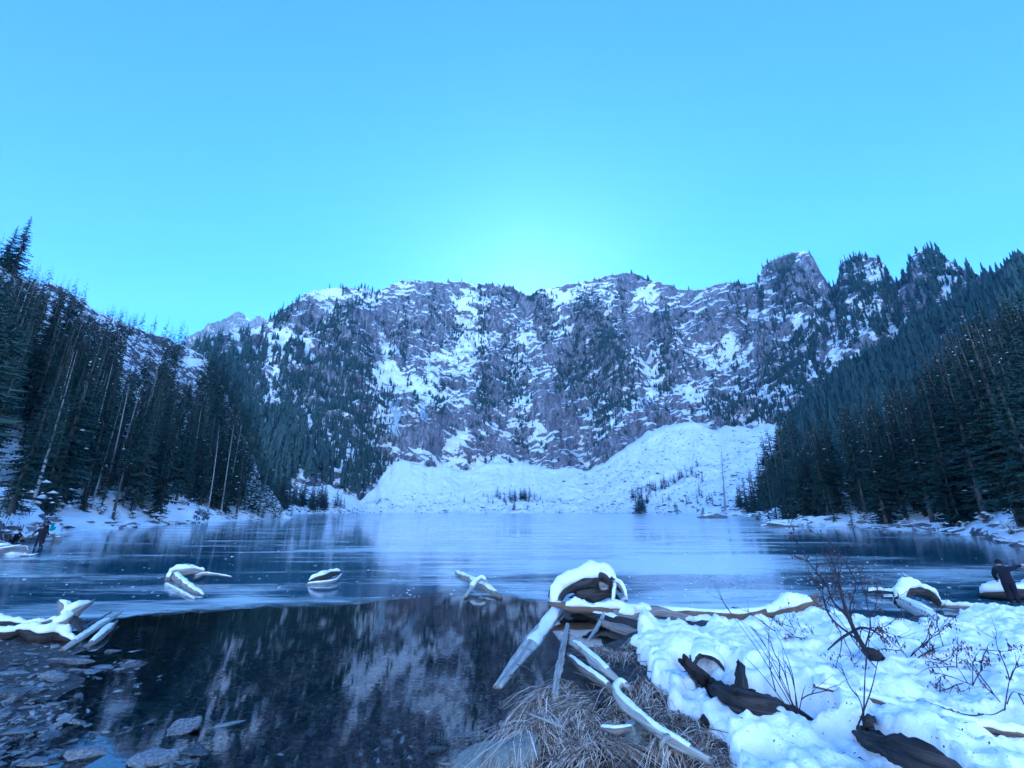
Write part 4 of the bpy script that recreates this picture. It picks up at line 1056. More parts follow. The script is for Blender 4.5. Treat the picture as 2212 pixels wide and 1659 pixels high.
# rotten logs in the snow bank
def hollow_log(name, label, path, rad, wall, mat, snow=None):
    n = 26; path = spline(path, n); c0 = path.mean(0)
    e = link(name, None, label=label, cat='log'); e.location = c0
    T, U, W = frames(path); sides = 18
    a = np.linspace(0, 2 * np.pi, sides, endpoint=False)
    seed = random.uniform(0, 30); ln = np.linspace(0, 4, n)
    nz_ = fbm(np.cos(a)[None] * 1.5 + seed, np.sin(a)[None] * 1.5, ln[:, None], 3)
    r0 = np.interp(np.linspace(0, 1, n), np.linspace(0, 1, len(rad)), rad)[:, None]
    Ro, Ri = r0 * (1 + .2 * nz_), (r0 - wall) * (1 + .25 * nz_)
    jag = .12 * np.abs(fbm(np.cos(a) * 2.5, np.sin(a) * 2.5, seed, 3))
    def ring(R): return path[:, None] + U[:, None] * (np.cos(a)[None, :, None] * R[..., None]) + W[:, None] * (np.sin(a)[None, :, None] * R[..., None])
    Vo, Vi = ring(Ro), ring(Ri)
    Vo[0] -= T[0] * jag[:, None]; Vi[0] -= T[0] * jag[:, None]
    V = np.concatenate([Vo.reshape(-1, 3), Vi.reshape(-1, 3)]) - c0
    i = np.arange((n - 1) * sides); r = i // sides; c = i % sides; c2 = (c + 1) % sides
    Fo = np.stack([r * sides + c, r * sides + c2, (r + 1) * sides + c2, (r + 1) * sides + c], 1)
    Fi = Fo[:, ::-1] + n * sides
    c = np.arange(sides); c2 = (c + 1) % sides
    lip = np.stack([c, n * sides + c, n * sides + c2, c2], 1)
    uv = np.tile(np.stack([np.broadcast_to(a / 6.28, (n, sides)), np.broadcast_to(ln[:, None], (n, sides))], -1).reshape(-1, 2), (2, 1))
    link('wood', mesh_from('hollow_log', V, np.concatenate([Fo, Fi, lip]), uv), M[mat], e)
    for s in (snow or []):
        a_, b_ = int(s[0] * (n - 1)), int(s[1] * (n - 1)) + 1
        seg = spline(path[a_:b_], 40)
        V, F = snow_strip(seg - c0, np.interp(np.linspace(a_, b_ - 1, 40), np.arange(n), r0[:, 0]), s[2], s[3], seed, .35, s[4] if len(s) > 4 else 0)
        link('snow', mesh_from('log_snow', V, F), M['snow'], e)
    return e
S = on_snow
h0 = S(1532, 1462, .04)
hollow_log('hollow_stump', 'dark hollow log mouth opening out of the snow bank', [h0, h0 + np.array([.16, .5, .0]), h0 + np.array([.34, 1.0, -.12])], [.25, .26, .22], .03, 'wood_dark', [(.03, 1, .10, 80)])
log('rotten_log', 'long dark rotten log split open along the snow bank', [S(1478,1440,.06), S(1530,1484,.04), S(1590,1520,.03), S(1650,1540,.03), S(1710,1552,.02), S(1756,1562,.0)], [.07, .11, .15, .17, .14, .05], 'wood_dark', None, 'log', 30, 90, .55,
    stubs=[([S(1604,1516,.1), S(1606,1490,.22), S(1600,1478,.26)], [.10, .08, .02])])
log('rotten_log', 'dark mossy log sloping out of the snow at the bottom right', [S(1806,1568,.02), S(1860,1596,.03), S(1930,1628,.03), S(2010,1662,.03), S(2110,1712,.0)], [.05, .09, .11, .12, .12], 'wood_dark', None, 'log', 28, 90, .5)
log('brown_log', 'long straight brown log mostly under snow along the right bank', [S(1760,1482,.0), S(1850,1504,.01), S(1960,1534,.02), S(2080,1566,.02), S(2212,1590,.02), S(2330,1620,.0)], [.02, .035, .045, .05, .06, .06], 'wood_brown', [(.0, .98, .05, 60, .6)], 'log', 12, 44, .15)
hollow_log('hollow_stump', 'small ring of rotten wood filled with snow near the bottom edge', [S(1650,1600,-.14), S(1650,1600,-.02), S(1651,1600,.06)], [.16, .16, .15], .03, 'wood_dark')
log('mossy_stub', 'little mossy stub beside the twigs on the snow bank', [S(1868,1566,-.04), S(1876,1562,.02), S(1890,1560,.03)], [.04, .055, .03], 'wood_dark', None, 'stump', 14, 24, .7)
log('bank_root', 'dark root post holding up the snow edge above the grass', [S(1520,1540,-.1), A(1528,1506,7.2)], [.06, .05], 'wood_dark', None, 'root', 8, 8, .3)

# ------------------------------------------------------------------ twigs and bushes
def twig_tree(mb, leaves, p, d, L, r, depth, rnd, leafy, nseg=6, wob=.16):
    path = [np.array(p, float)]; d = np.array(d, float); d /= np.linalg.norm(d)
    for i in range(nseg):
        d = d + rnd.normal(0, wob, 3) + np.array([0, 0, .03]); d /= np.linalg.norm(d)
        path.append(path[-1] + d * L / nseg)
    path = np.array(path)
    add_tube(mb, spline(path, nseg * 2), [r, r * .8, r * .55, max(r * .25, .0015)], 5)
    if depth > 0:
        for k in range(rnd.integers(2, 5)):
            i = rnd.integers(2, nseg)
            dd = d + rnd.normal(0, .55, 3); dd[2] = abs(dd[2]) * .6 + .1
            twig_tree(mb, leaves, path[i], dd, L * rnd.uniform(.35, .6), r * .5, depth - 1, rnd, leafy, nseg, wob)
    if leafy and depth <= 1:
        for k in range(rnd.integers(1, 4) * leafy):
            q = path[rnd.integers(1, nseg + 1)] + rnd.normal(0, .015, 3)
            leaves.append((q, rnd.uniform(.025, .06), rnd.normal(0, 1, 3)))
def leaf_mesh(leaves):
    mb = MB()
    for q, s, n in leaves:
        a = np.array([n[0] * .4, n[1] * .4, -1.0]); a /= np.linalg.norm(a)
        b = np.cross(a, n); b /= np.linalg.norm(b) + 1e-9
        mb.add(np.array([q, q + a * s * .5 + b * s * .22, q + a * s * 1.2, q + a * s * .5 - b * s * .22]) , np.array([[0, 1, 2], [0, 2, 3]]))
    return mb.mesh('leaves', False)
def bush(name, label, base, stems, leafy=0, cat='bush', group=None, seed=1, twig_n=0, mat='twig'):
    """stems: list of (path points, radii, side twig count)"""
    rnd = np.random.default_rng(seed)
    e = link(name, None, label=label, cat=cat, group=group); e.location = base
    leaves = []
    for (pth, rad, k) in stems:
        q = spline(pth, max(10, len(pth) * 5)) - base
        mb = MB(); add_tube(mb, q, rad, 7, .12, seed)
        st = link('stem', mb.mesh('stem'), M[mat], e)
        if k:
            m2 = MB()
            for _ in range(k):
                i = rnd.integers(int(len(q) * .25), len(q) - 1)
                d = q[min(i + 1, len(q) - 1)] - q[i]; d /= np.linalg.norm(d) + 1e-9
                dd = d * .8 + rnd.normal(0, .5, 3); dd[1] *= .8
                twig_tree(m2, leaves, q[i], dd, rnd.uniform(.25, .75), .007, 1, rnd, leafy)
            link('twigs', m2.mesh('twigs'), M[mat], st, kind='stuff')
    if leaves: link('leaves', leaf_mesh(leaves), M['dry_leaf'], e, kind='stuff')
    return e
b0 = S(1884, 1418, -.05)
Yb = float(b0[1])
B = lambda u, v, dy=0: at(u, v, Yb + dy)
bush('dead_bush', 'leafless dark bush with withered leaves growing from the snow bank', b0,
     [([b0, B(1862,1392,-.1), B(1838,1345,-.1), B(1822,1300,0), B(1814,1265,.1), B(1808,1240,.1)], [.05, .038, .030, .025, .019, .010], 9),
      ([B(1852,1370,-.05), B(1828,1330,.1), B(1800,1300,.2), B(1784,1262,.3), B(1764,1236,.4), B(1744,1210,.5), B(1722,1172,.6), B(1692,1140,.7)], [.022, .019, .015, .013, .010, .008, .006, .003], 9),
      ([B(1842,1362,-.1), B(1862,1356,-.3), B(1886,1362,-.5), B(1918,1386,-.6)], [.02, .018, .014, .006], 6),
      ([B(1842,1364,-.1), B(1818,1378,-.4), B(1788,1404,-.7)], [.022, .018, .009], 3),
      ([B(1868,1402,0), B(1880,1350,.3), B(1872,1300,.4), B(1866,1262,.5)], [.012, .010, .007, .003], 7),
      ([B(1856,1385,.1), B(1800,1340,.3), B(1780,1300,.5), B(1776,1250,.6)], [.018, .015, .010, .004], 8),
      ([B(1858,1390,.1), B(1836,1320,.4), B(1846,1250,.6), B(1790,1170,.8)], [.014, .012, .008, .003], 8)], 2, seed=5)
log('bush_root', 'gnarled dark root clump at the foot of the leafless bush', [S(1868,1412,.02), S(1888,1420,.05), S(1906,1424,-.02)], [.06, .10, .05], 'wood_dark', None, 'root', 9, 12, .5)
def stems_at(name, label, u, v, tips, seed, r=.006, leafy=0, tw=1):
    b = S(u, v, -.05); st = []
    for (tu_, tv_, dy) in tips:
        e_ = at(tu_, tv_, float(b[1]) + dy); m = (b + e_) / 2 + np.array([0, 0, .05]) + RNG.normal(0, .04, 3)
        st.append(([b + RNG.normal(0, .03, 3) * [1, 1, 0], m, e_], [r, r * .75, r * .3], tw))
    bush(name, label, b, st, leafy, 'bush', seed=seed)
stems_at('bare_bush', 'spray of tall thin bare stems rising behind the rotten log', 1722, 1540, [(1600,1340,.2), (1640,1370,.4), (1560,1300,.6), (1690,1400,.1), (1670,1350,.5), (1610,1420,-.1), (1740,1480,0), (1705,1440,.2)], 11)
stems_at('bare_bush', 'two thin upright twigs by the mossy stub on the snow', 1858, 1560, [(1872,1400,.1), (1900,1410,.2), (1846,1490,0)], 12, .008)
stems_at('bare_bush', 'low twigs with a few leaves left of the leafless bush', 1790, 1390, [(1700,1350,.3), (1730,1376,.1), (1668,1384,.0), (1690,1368,.2)], 13, .007, 2, 3)
stems_at('bare_bush', 'low leafy twigs right of the leafless bush', 1960, 1420, [(2040,1360,.2), (2060,1390,.1), (2000,1400,0), (2068,1440,-.2), (1930,1390,.1)], 14, .007, 2, 3)
stems_at('bare_bush', 'sparse twigs lying on the snow at the far right', 2090, 1470, [(2120,1400,.3), (2060,1440,.1), (2020,1470,0), (2140,1450,.1), (2050,1500,-.2)], 15, .006, 2, 2)
stems_at('bare_bush', 'few crooked twigs near the right edge above the brown log', 2170, 1520, [(2190,1440,.2), (2130,1500,.1), (2205,1500,0), (2110,1540,-.1)], 16, .006, 1, 2)
log('long_branch', 'long thin dark branch slanting down across the snow and rotten log', [at(1462,1448,7.7), at(1520,1490,7.1), at(1600,1545,6.5), at(1700,1610,5.9), at(1800,1668,5.4)], [.006, .010, .014, .018, .022], 'twig', None, 'branch', 6, 30, .05,
    stubs=[([at(1620,1560,6.4), at(1560,1580,6.3), at(1530,1586,6.2)], [.006, .005, .002]), ([at(1640,1574,6.3), at(1590,1600,6.2), at(1556,1606,6.1)], [.006, .005, .002]), ([at(1560,1518,6.8), at(1500,1530,6.7)], [.005, .002]),
           ([at(1680,1598,6.0), at(1640,1640,5.8), at(1634,1670,5.6)], [.005, .004, .002]), ([at(1576,1530,6.7), at(1540,1500,6.9), at(1510,1496,6.95)], [.005, .004, .002])])

# ------------------------------------------------------------------ stones
def hull_mesh(name, seed, n=16, flat=.45, k=.12):
    r = np.random.default_rng(seed)
    p = r.normal(size=(n, 3)); p /= np.linalg.norm(p, axis=1, keepdims=True); p *= r.uniform(.75, 1.1, (n, 1))
    p[:, 2] *= flat; p[:, 0] *= 1.25
    bm = bmesh.new()
    for q in p: bm.verts.new(q)
    res = bmesh.ops.convex_hull(bm, input=bm.verts)
    bmesh.ops.delete(bm, geom=[g for g in res['geom_interior'] if isinstance(g, bmesh.types.BMVert)], context='VERTS')
    bmesh.ops.bevel(bm, geom=bm.edges[:], offset=k, segments=1, affect='EDGES', profile=.6)
    me = bpy.data.meshes.new(name); bm.to_mesh(me); bm.free()
    return me
STONES = [hull_mesh('stone', 900 + i, 9, [.3, .42, .25, .5, .35, .22, .4, .6][i], .05) for i in range(8)]
for m_ in STONES: m_.materials.append(M['stone'])
rs = random.Random(4)
count = 0; tries = 0
while count < 285 and tries < 4000:
    tries += 1
    if rs.random() < .45: u, v = rs.uniform(-30, 330), rs.uniform(1385, 1660)
    else: u, v = rs.uniform(0, 1080), 1370 + 300 * math.sqrt(rs.random())
    if u > 330 and v < 1420 and rs.random() < .6: continue
    if v < 1335 + 60 * (u < 400): continue
    p = on_ground(u, v)
    if p[2] > .12 and u > 700: continue
    s = rs.choice([.05, .06, .07, .08, .1, .12, .16]) * rs.uniform(.7, 1.2)
    o = link('stone', STONES[rs.randrange(8)], parent=lake_bed)
    o.location = p + np.array([0, 0, s * .12]); o.scale = (s * rs.uniform(.9, 1.5), s, s * rs.uniform(.6, 1))
    o.rotation_euler = (rs.gauss(0, .15), rs.gauss(0, .15), rs.uniform(-.5, .5) + (math.pi if rs.random() < .5 else 0))
    count += 1
def rock(label, p, s, rot=0, mat='stone', seed=1, flat=.5, n=12, k=.06, cat='rock', name='rock', snow=False):
    me = hull_mesh('rock', seed, n + 6, flat, k)
    bm = bmesh.new(); bm.from_mesh(me); bmesh.ops.triangulate(bm, faces=bm.faces); bmesh.ops.subdivide_edges(bm, edges=bm.edges[:], cuts=2, use_grid_fill=True)
    co = np.array([v_.co[:] for v_ in bm.verts]); dn = fbm(co[:, 0] * 1.7 + seed, co[:, 1] * 1.7, co[:, 2] * 2.4, 4)
    for v_, q_ in zip(bm.verts, dn): v_.co *= 1 + .16 * q_
    bm.to_mesh(me); bm.free(); me.materials.append(M[mat])
    o = link(name, me, label=label, cat=cat); o.location = p; o.scale = s; o.rotation_euler = (rs.gauss(0, .1), rs.gauss(0, .1), rot)
    return o
rock('large dark boulder in the shallow water left of centre', on_ground(400, 1590, .08), (.22, .17, .24), .3, 'stone', 31, .6)
rock('broad flat slab standing out of the shallows near the two bare logs', on_ground(150, 1440, .10), (.34, .13, .16), .15, 'stone', 32, .4)
rock('pointed wet stone in the shallows left of the boulder', on_ground(110, 1470, .05), (.22, .12, .2), .4, 'stone', 33, .5)
rock('flat pale stone by the left edge of the water', on_ground(30, 1510, .08), (.26, .12, .12), .1, 'stone', 34, .4)
rock('long sloping slab underwater right of the boulder', on_ground(500, 1580, .06), (.28, .09, .14), .6, 'stone', 35, .4)
rock('dark rock breaking the surface at the bottom left edge', on_ground(190, 1645, .08), (.2, .12, .16), .4, 'stone', 36, .6)
rock('pair of mossy stones under the water near the middle', on_ground(830, 1375, .1), (.24, .14, .2), .2, 'wood_dark', 37, .5)
rock('wide pale lichened rock at the bottom centre edge', on_ground(1072, 1652, .04), (.46, .30, .26), .1, 'pale_stone', 38, .55, 16, .08)
rock('pale square stone at the foot of the hooked branch', on_ground(1372, 1618, .10), (.16, .16, .26), .3, 'pale_stone', 39, .9, 9, .05)
rock('low flat stone in the water below the bleached log', on_ground(1000, 1600, .04), (.22, .15, .12), .1, 'stone', 40, .4)
rock('stone with a snow cap near the bottom left corner', on_ground(330, 1652, .05), (.22, .16, .16), .1, 'stone', 41, .6)
rock('rounded dark boulder at the waterline below the tall bare dead tree', np.array(gz(1538, 1117, .3)), (5.5, 3.2, 3.4), .1, 'boulder', 43, .6)
rock('snow capped boulder on the ice at the edge of the right forest', np.array(gz(1692, 1134, .2)), (3.4, 1.8, 1.5), .1, 'boulder', 44, .6)
# gravel too small to pick apart
def rubble(P_, S_, seed, mats):
    r = np.random.default_rng(seed); V0, F0 = [], []
    for i in range(6):
        m_ = hull_mesh('tmp', 950 + i + seed, 8, .6, 0.0001); m_.calc_loop_triangles()
        co = np.empty(len(m_.vertices) * 3, np.float32); m_.vertices.foreach_get('co', co)
        bm = bmesh.new(); bm.from_mesh(m_); bmesh.ops.remove_doubles(bm, verts=bm.verts, dist=.01); bmesh.ops.triangulate(bm, faces=bm.faces)
        V0.append(np.array([v.co[:] for v in bm.verts])); bm.verts.index_update(); F0.append(np.array([[v.index for v in f.verts] for f in bm.faces])); bm.free(); bpy.data.meshes.remove(m_)
    mb = MB()
    for p, s in zip(P_, S_):
        k = r.integers(0, 6); a = r.uniform(0, 6.28); c, sn = math.cos(a), math.sin(a)
        V = V0[k] * s * r.uniform(.7, 1.3, 3)
        mb.add(np.stack([V[:, 0] * c - V[:, 1] * sn, V[:, 0] * sn + V[:, 1] * c, V[:, 2]], 1) + p, F0[k])
    return mb.mesh('rubble', False)
gp = []
while len(gp) < 5200:
    u, v = rs.uniform(-60, 1090), rs.uniform(1360, 1659)
    p = on_ground(u, v) if len(gp) % 1 == 0 else None
    if u > 300 and v < 1400: continue
    gp.append(p)
gp = np.array(gp)
link('gravel', rubble(gp, RNG.uniform(.02, .03 + .07 * RNG.random(len(gp)) ** 1.5), 1, None), M['stone'], kind='stuff', label='small gravel scattered over the shallow lake bed', cat='gravel')

# boulders on the far talus
tb = []
ii = RNG.integers(5, TU - 5, 7000); jj = (RNG.random(7000) ** 1.1 * (TT - 10)).astype(int) + 2
d_ = np.interp(tu[ii], [545, 760, 900, 1180, 1300, 1880], [.5, .5, .35, .5, 1, 1]) * np.where((tu[ii] < 1250) & (jj > 60), .12, 1)
ok = (RNG.random(7000) < d_) & (tu[ii] < 1720)
tp = TP[ii[ok], jj[ok]]; ts = np.abs(RNG.normal(0, .6, len(tp))) + .4
big_ = np.argsort(-ts / np.linalg.norm(tp, axis=1))[:130]
BM = [hull_mesh('boulder', 970 + i, 10, .55, .05) for i in range(6)]
for m_ in BM: m_.materials.append(M['boulder'])
for k in big_:
    o = link('boulder', BM[rs.randrange(6)], parent=tal); o.location = tp[k] + np.array([0, 0, .1]); s = ts[k] * 1.15
    o.scale = (s * rs.uniform(.9, 1.4), s, s * rs.uniform(.7, 1.1)); o.rotation_euler = (0, 0, rs.uniform(0, 6.28))
msk = np.ones(len(tp), bool); msk[big_] = False
o = link('rubble', rubble(tp[msk], ts[msk], 2, None), M['boulder'], parent=tal, kind='stuff')
# snow-dusted rocks along both wooded shores
for (S_, n_, lab) in ((LH, 120, 'shore_l'), (RH, 120, 'shore_r')):
    base_obj = [q for q in bpy.data.objects if q.name == ('hill' if lab == 'shore_l' else 'hill.001')][0]
    us_ = S_['U'][:, 0]; sel = np.where((us_ > -40) & (us_ < 2260))[0]
    for _ in range(n_):
        i = int(RNG.choice(sel)); j = int(abs(RNG.normal(0, 5))) + 1; p = S_['P'][i, min(j, 30)]
        s = abs(RNG.normal(0, .35)) + .22
        o = link('boulder', BM[rs.randrange(6)], parent=base_obj); o.location = p + np.array([0, 0, .05]); o.scale = (s * 1.4, s, s * .8); o.rotation_euler = (0, 0, rs.uniform(0, 6.28))

# ------------------------------------------------------------------ dead grass with hoar frost
mb = MB(); tufts = 0
clumps = []
for (u, v, cr) in [(1110,1600,.22),(1150,1575,.26),(1190,1548,.20),(1235,1560,.24),(1270,1590,.26),(1300,1560,.2),(1320,1610,.22),(1260,1630,.2),(1200,1620,.16),(1345,1540,.2),(1375,1505,.22),(1410,1480,.2),(1425,1440,.2),(1400,1412,.18),
                   (1340,1420,.14),(1290,1405,.12),(1180,1500,.14),(1230,1490,.14),(1150,1530,.14),(1450,1540,.2),(1490,1570,.2),(1440,1600,.16),(1530,1600,.18),(1560,1640,.16),(1100,1645,.2),(1400,1560,.14),(1270,1520,.14),(1215,1590,.2),(1470,1500,.16),(1380,1390,.14)]:
    p = on_ground(u, v); clumps.append((p, cr * .8, np.array([rs.gauss(-.35, .55), rs.gauss(-.9, .3), 0]), rs.choice([.8, 1.0, 1.2, 1.5])))
for (cp_, cr, lean, sc) in clumps:
    for _ in range(int(rs.randint(120, 230) * (.4 + cr * 2.6))):
        o_ = cp_ + np.array([rs.gauss(0, cr), rs.gauss(0, cr * .8), 0])
        if snow_depth(o_) > .06: continue
        o_[2] = float(_bi(BZ, bx_, by_, o_[0], o_[1])) - .02
        h = sc * rs.uniform(.10, .34); a = rs.uniform(0, 6.28)
        d = np.array([math.cos(a), math.sin(a), 0]) * rs.uniform(.2, 1.1) + lean * rs.uniform(.7, 1.6)
        q = np.linspace(0, 1, 5)[:, None]
        sp = o_ + np.array([0, 0, 1.0]) * h * (q * 1.25 - q ** 2 * rs.uniform(.95, 1.35)) + d * h * q ** 1.6
        w = np.array([-d[1], d[0], 0]); w = w / (np.linalg.norm(w) + 1e-6) * rs.uniform(.003, .0105)
        wd = w * (1 - q * .75)
        V = np.concatenate([sp - wd, sp + wd]); k = np.arange(4)
        mb.add(V, np.stack([k, k + 1, k + 6, k + 5], 1))
m2 = MB()                                          # broken twigs lying through the grass
for _ in range(90):
    u, v = rs.uniform(1090, 1590), rs.uniform(1390, 1655); p = on_ground(u, v, rs.uniform(.03, .14))
    if snow_depth(p) > .03: continue
    a = rs.gauss(-.6, .7); L = rs.uniform(.15, .6); d = np.array([math.cos(a), math.sin(a), rs.gauss(0, .15)]) * L
    add_tube(m2, spline([p, p + d * .5 + np.array([0, 0, rs.gauss(.02, .03)]), p + d], 7), [.008, .007, .003], 5)
link('twig_litter', m2.mesh('twig_litter'), M['wood'], kind='stuff', label='broken grey twigs lying through the dead grass', cat='twigs')
link('grass', mb.mesh('grass', False), M['grass'], kind='stuff', label='frosted brown dead grass drooping on the near bank', cat='grass')
# loose small snow cushions on the grass edge
for (u, v, r_, lab) in [(1392,1398,.20,'round snow cushion at the edge of the grass, topmost of the three'), (1462,1488,.22,'snow cushion hanging over the grass below the rotten log'), (1224,1386,.14,'thin icy snow patch beside the bleached log')]:
    p = on_ground(u, v, .10); k1, k2 = 18, 8
    th, ph_ = np.meshgrid(np.linspace(0, 2 * np.pi, k1, endpoint=False), np.linspace(0.02, np.pi / 2 + .5, k2), indexing='ij')
    R = r_ * (1 + .22 * fbm(np.cos(th) * 1.2 + u, np.sin(th) * 1.2, ph_, 3))
    V = np.stack([R * np.sin(ph_) * np.cos(th) * 1.3, R * np.sin(ph_) * np.sin(th), R * np.cos(ph_) * .6], -1)
    V = np.concatenate([V, V[:1]], 0)
    o = link('snow_cushion', mesh_from('snow_cushion', V.reshape(-1, 3), grid_faces(k1 + 1, k2)), M['snow'], label=lab, cat='snow'); o.location = p
# dead leaves and bits of bark lying on the snow
lv = []
while len(lv) < 520:
    u, v = rs.uniform(1420, 2230), rs.uniform(1345, 1655)
    p = on_snow(u, v, .012)
    if snow_depth(p) < .15: continue
    for _ in range(rs.randint(1, 4)):
        lv.append((p + np.array([rs.gauss(0, .06), rs.gauss(0, .06), 0]), rs.uniform(.012, .04), np.array([rs.gauss(0, 6), rs.gauss(0, 6), 1.0])))
link('leaf_litter', leaf_mesh(lv), M['dry_leaf'], kind='stuff', label='dead leaves and bark bits scattered on the snow bank', cat='leaves')
# bits of ice thrown on the frozen lake
cp = []
for _ in range(620):
    u, v = rs.uniform(0, 2212), 1165 + 150 * rs.random() ** .8
    if rs.random() < .45: u, v = rs.gauss(1700, 200), rs.gauss(1255, 28)
    if v < 1160 or v > 1320: continue
    if (u < 1250 and v > 1290) : continue
    p = gz(u, v, .012); cp.append(p)
cp = np.array(cp)
me = rubble(cp, RNG.uniform(.02, .085, len(cp)) * (cp[:, 1] / 22) ** .6, 3, None)
co = np.empty(len(me.vertices) * 3, np.float32); me.vertices.foreach_get('co', co); co = co.reshape(-1, 3); co[:, 2] = (co[:, 2] - .012) * .35 + .012
me.vertices.foreach_set('co', co.ravel())
link('ice_chips', me, M['chip'], kind='stuff', label='broken white bits of ice scattered over the frozen lake', cat='ice chips')

# frozen waterfalls on the cliff
ci = lambda u, v: CL['P'][np.argmin(np.abs(us - u)), np.argmin(np.abs(Vg[np.argmin(np.abs(us - u))] - v))]
for (pts, lab) in [([(856,862),(854,890),(858,915),(852,940),(858,960)], 'tall pale blue frozen waterfall on the left of the cliff'), ([(917,868),(916,900),(914,930)], 'thin frozen waterfall right of the tall one on the cliff'), ([(1392,852),(1388,872),(1396,892)], 'short frozen waterfall below the right snow ledge of the cliff')]:
    e = link('frozen_waterfall', None, label=lab, cat='ice'); c0 = ci(*pts[0]); e.location = c0
    for k in range(5):
        mb = MB(); q = np.array([ci(u + (k - 2) * 3.2, v + RNG.uniform(-4, 4)) for u, v in pts]); q += np.array([0, -1.2, 0])
        add_tube(mb, spline(q, 24) - c0, [.3, .9, .5, 1.1, .7, .3], 8, .7, k * 3.1)
        link('icicle', mb.mesh('icicle'), M['fall'], e)

# brush along the wooded shores
def shore_bush(u, v, S_, size, label, group, seed, snowy=True):
    d = (S_['U'] - u) ** 2 + (S_['V'] - v) ** 2
    p = S_['P'][np.unravel_index(np.argmin(d), d.shape)]
    rnd = np.random.default_rng(seed); e = link('shrub', None, label=label, cat='shrub', group=group); e.location = p
    mb = MB(); lv = []
    for _ in range(14):
        dd = rnd.normal(0, .6, 3); dd[2] = abs(dd[2]) + .5
        twig_tree(mb, lv, rnd.normal(0, .2, 3) * [1, 1, 0], dd, size * rnd.uniform(.5, 1.1), .03 * size / 2, 1, rnd, 0, 5, .22)
    link('branches', mb.mesh('branches'), M['brush'], e)
    if snowy:
        m2 = MB()
        for k in range(16):
            c = rnd.normal(0, .45, 3) * size * [.8, .8, .0] + [0, 0, rnd.uniform(.15, .75) * size]; s = rnd.uniform(.08, .2) * size
            a = np.linspace(0, 2 * np.pi, 6, endpoint=False)
            ring = np.stack([np.cos(a) * s * 1.4, np.sin(a) * s, -.25 * s + 0 * a], 1) * rnd.uniform(.7, 1.2, (6, 1)) + c
            V = np.concatenate([ring, [c + [0, 0, .45 * s]], [c - [0, 0, .3 * s]]]); i = np.arange(6); j = (i + 1) % 6
            m2.add(V, np.concatenate([np.stack([i, j, np.full(6, 6)], 1), np.stack([j, i, np.full(6, 7)], 1)]))
        link('snow', m2.mesh('shrub_snow'), M['snow'], e, kind='stuff')
k = 0
for (u, v, s) in [(70,1115,3),(110,1100,3),(140,1085,3.2),(180,1110,2.6),(215,1125,2.2),(250,1118,2.6),(290,1118,2.4),(330,1112,3.2),(342,1130,2.4),(390,1108,2.6),(430,1120,2.0),(470,1120,2),(510,1118,2.2),(545,1116,2),(20,1120,3),(40,1090,3.2),(160,1060,3),(270,1090,3)]:
    k += 1; shore_bush(u, v, LH, s * .8, 'snow laden bare shrub on the left shore below the forest', 'shrubs of the left shore', 40 + k)
shore_bush(592, 1114, LH, 2.6, 'bare brown shrub at the tip of the left shore', None, 70, False)
for (u, v, s) in [(1740,1128,2.2),(1790,1122,2.6),(1830,1118,2.8),(1870,1130,2.2),(1910,1128,2.2),(1960,1138,1.8),(2040,1140,2),(2080,1146,1.8),(2140,1150,2),(2190,1158,2),(2205,1130,2.4)]:
    k += 1; shore_bush(u, v, RH, s * .75, 'snow laden bare shrub on the right shore below the forest', 'shrubs of the right shore', 40 + k)
d = np.array(gz(2030,1152,.3)); 
log('fallen_trunk', 'thin pale fallen trunk leaning over the right shoreline', [np.array(gz(1965,1132,1.4)), np.array(gz(1985,1140,.8)), np.array(gz(2020,1146,.4))], [.05, .07, .09], 'wood_pale', [(.1, 1, .05, 70)], 'log', 8, 14, .1)

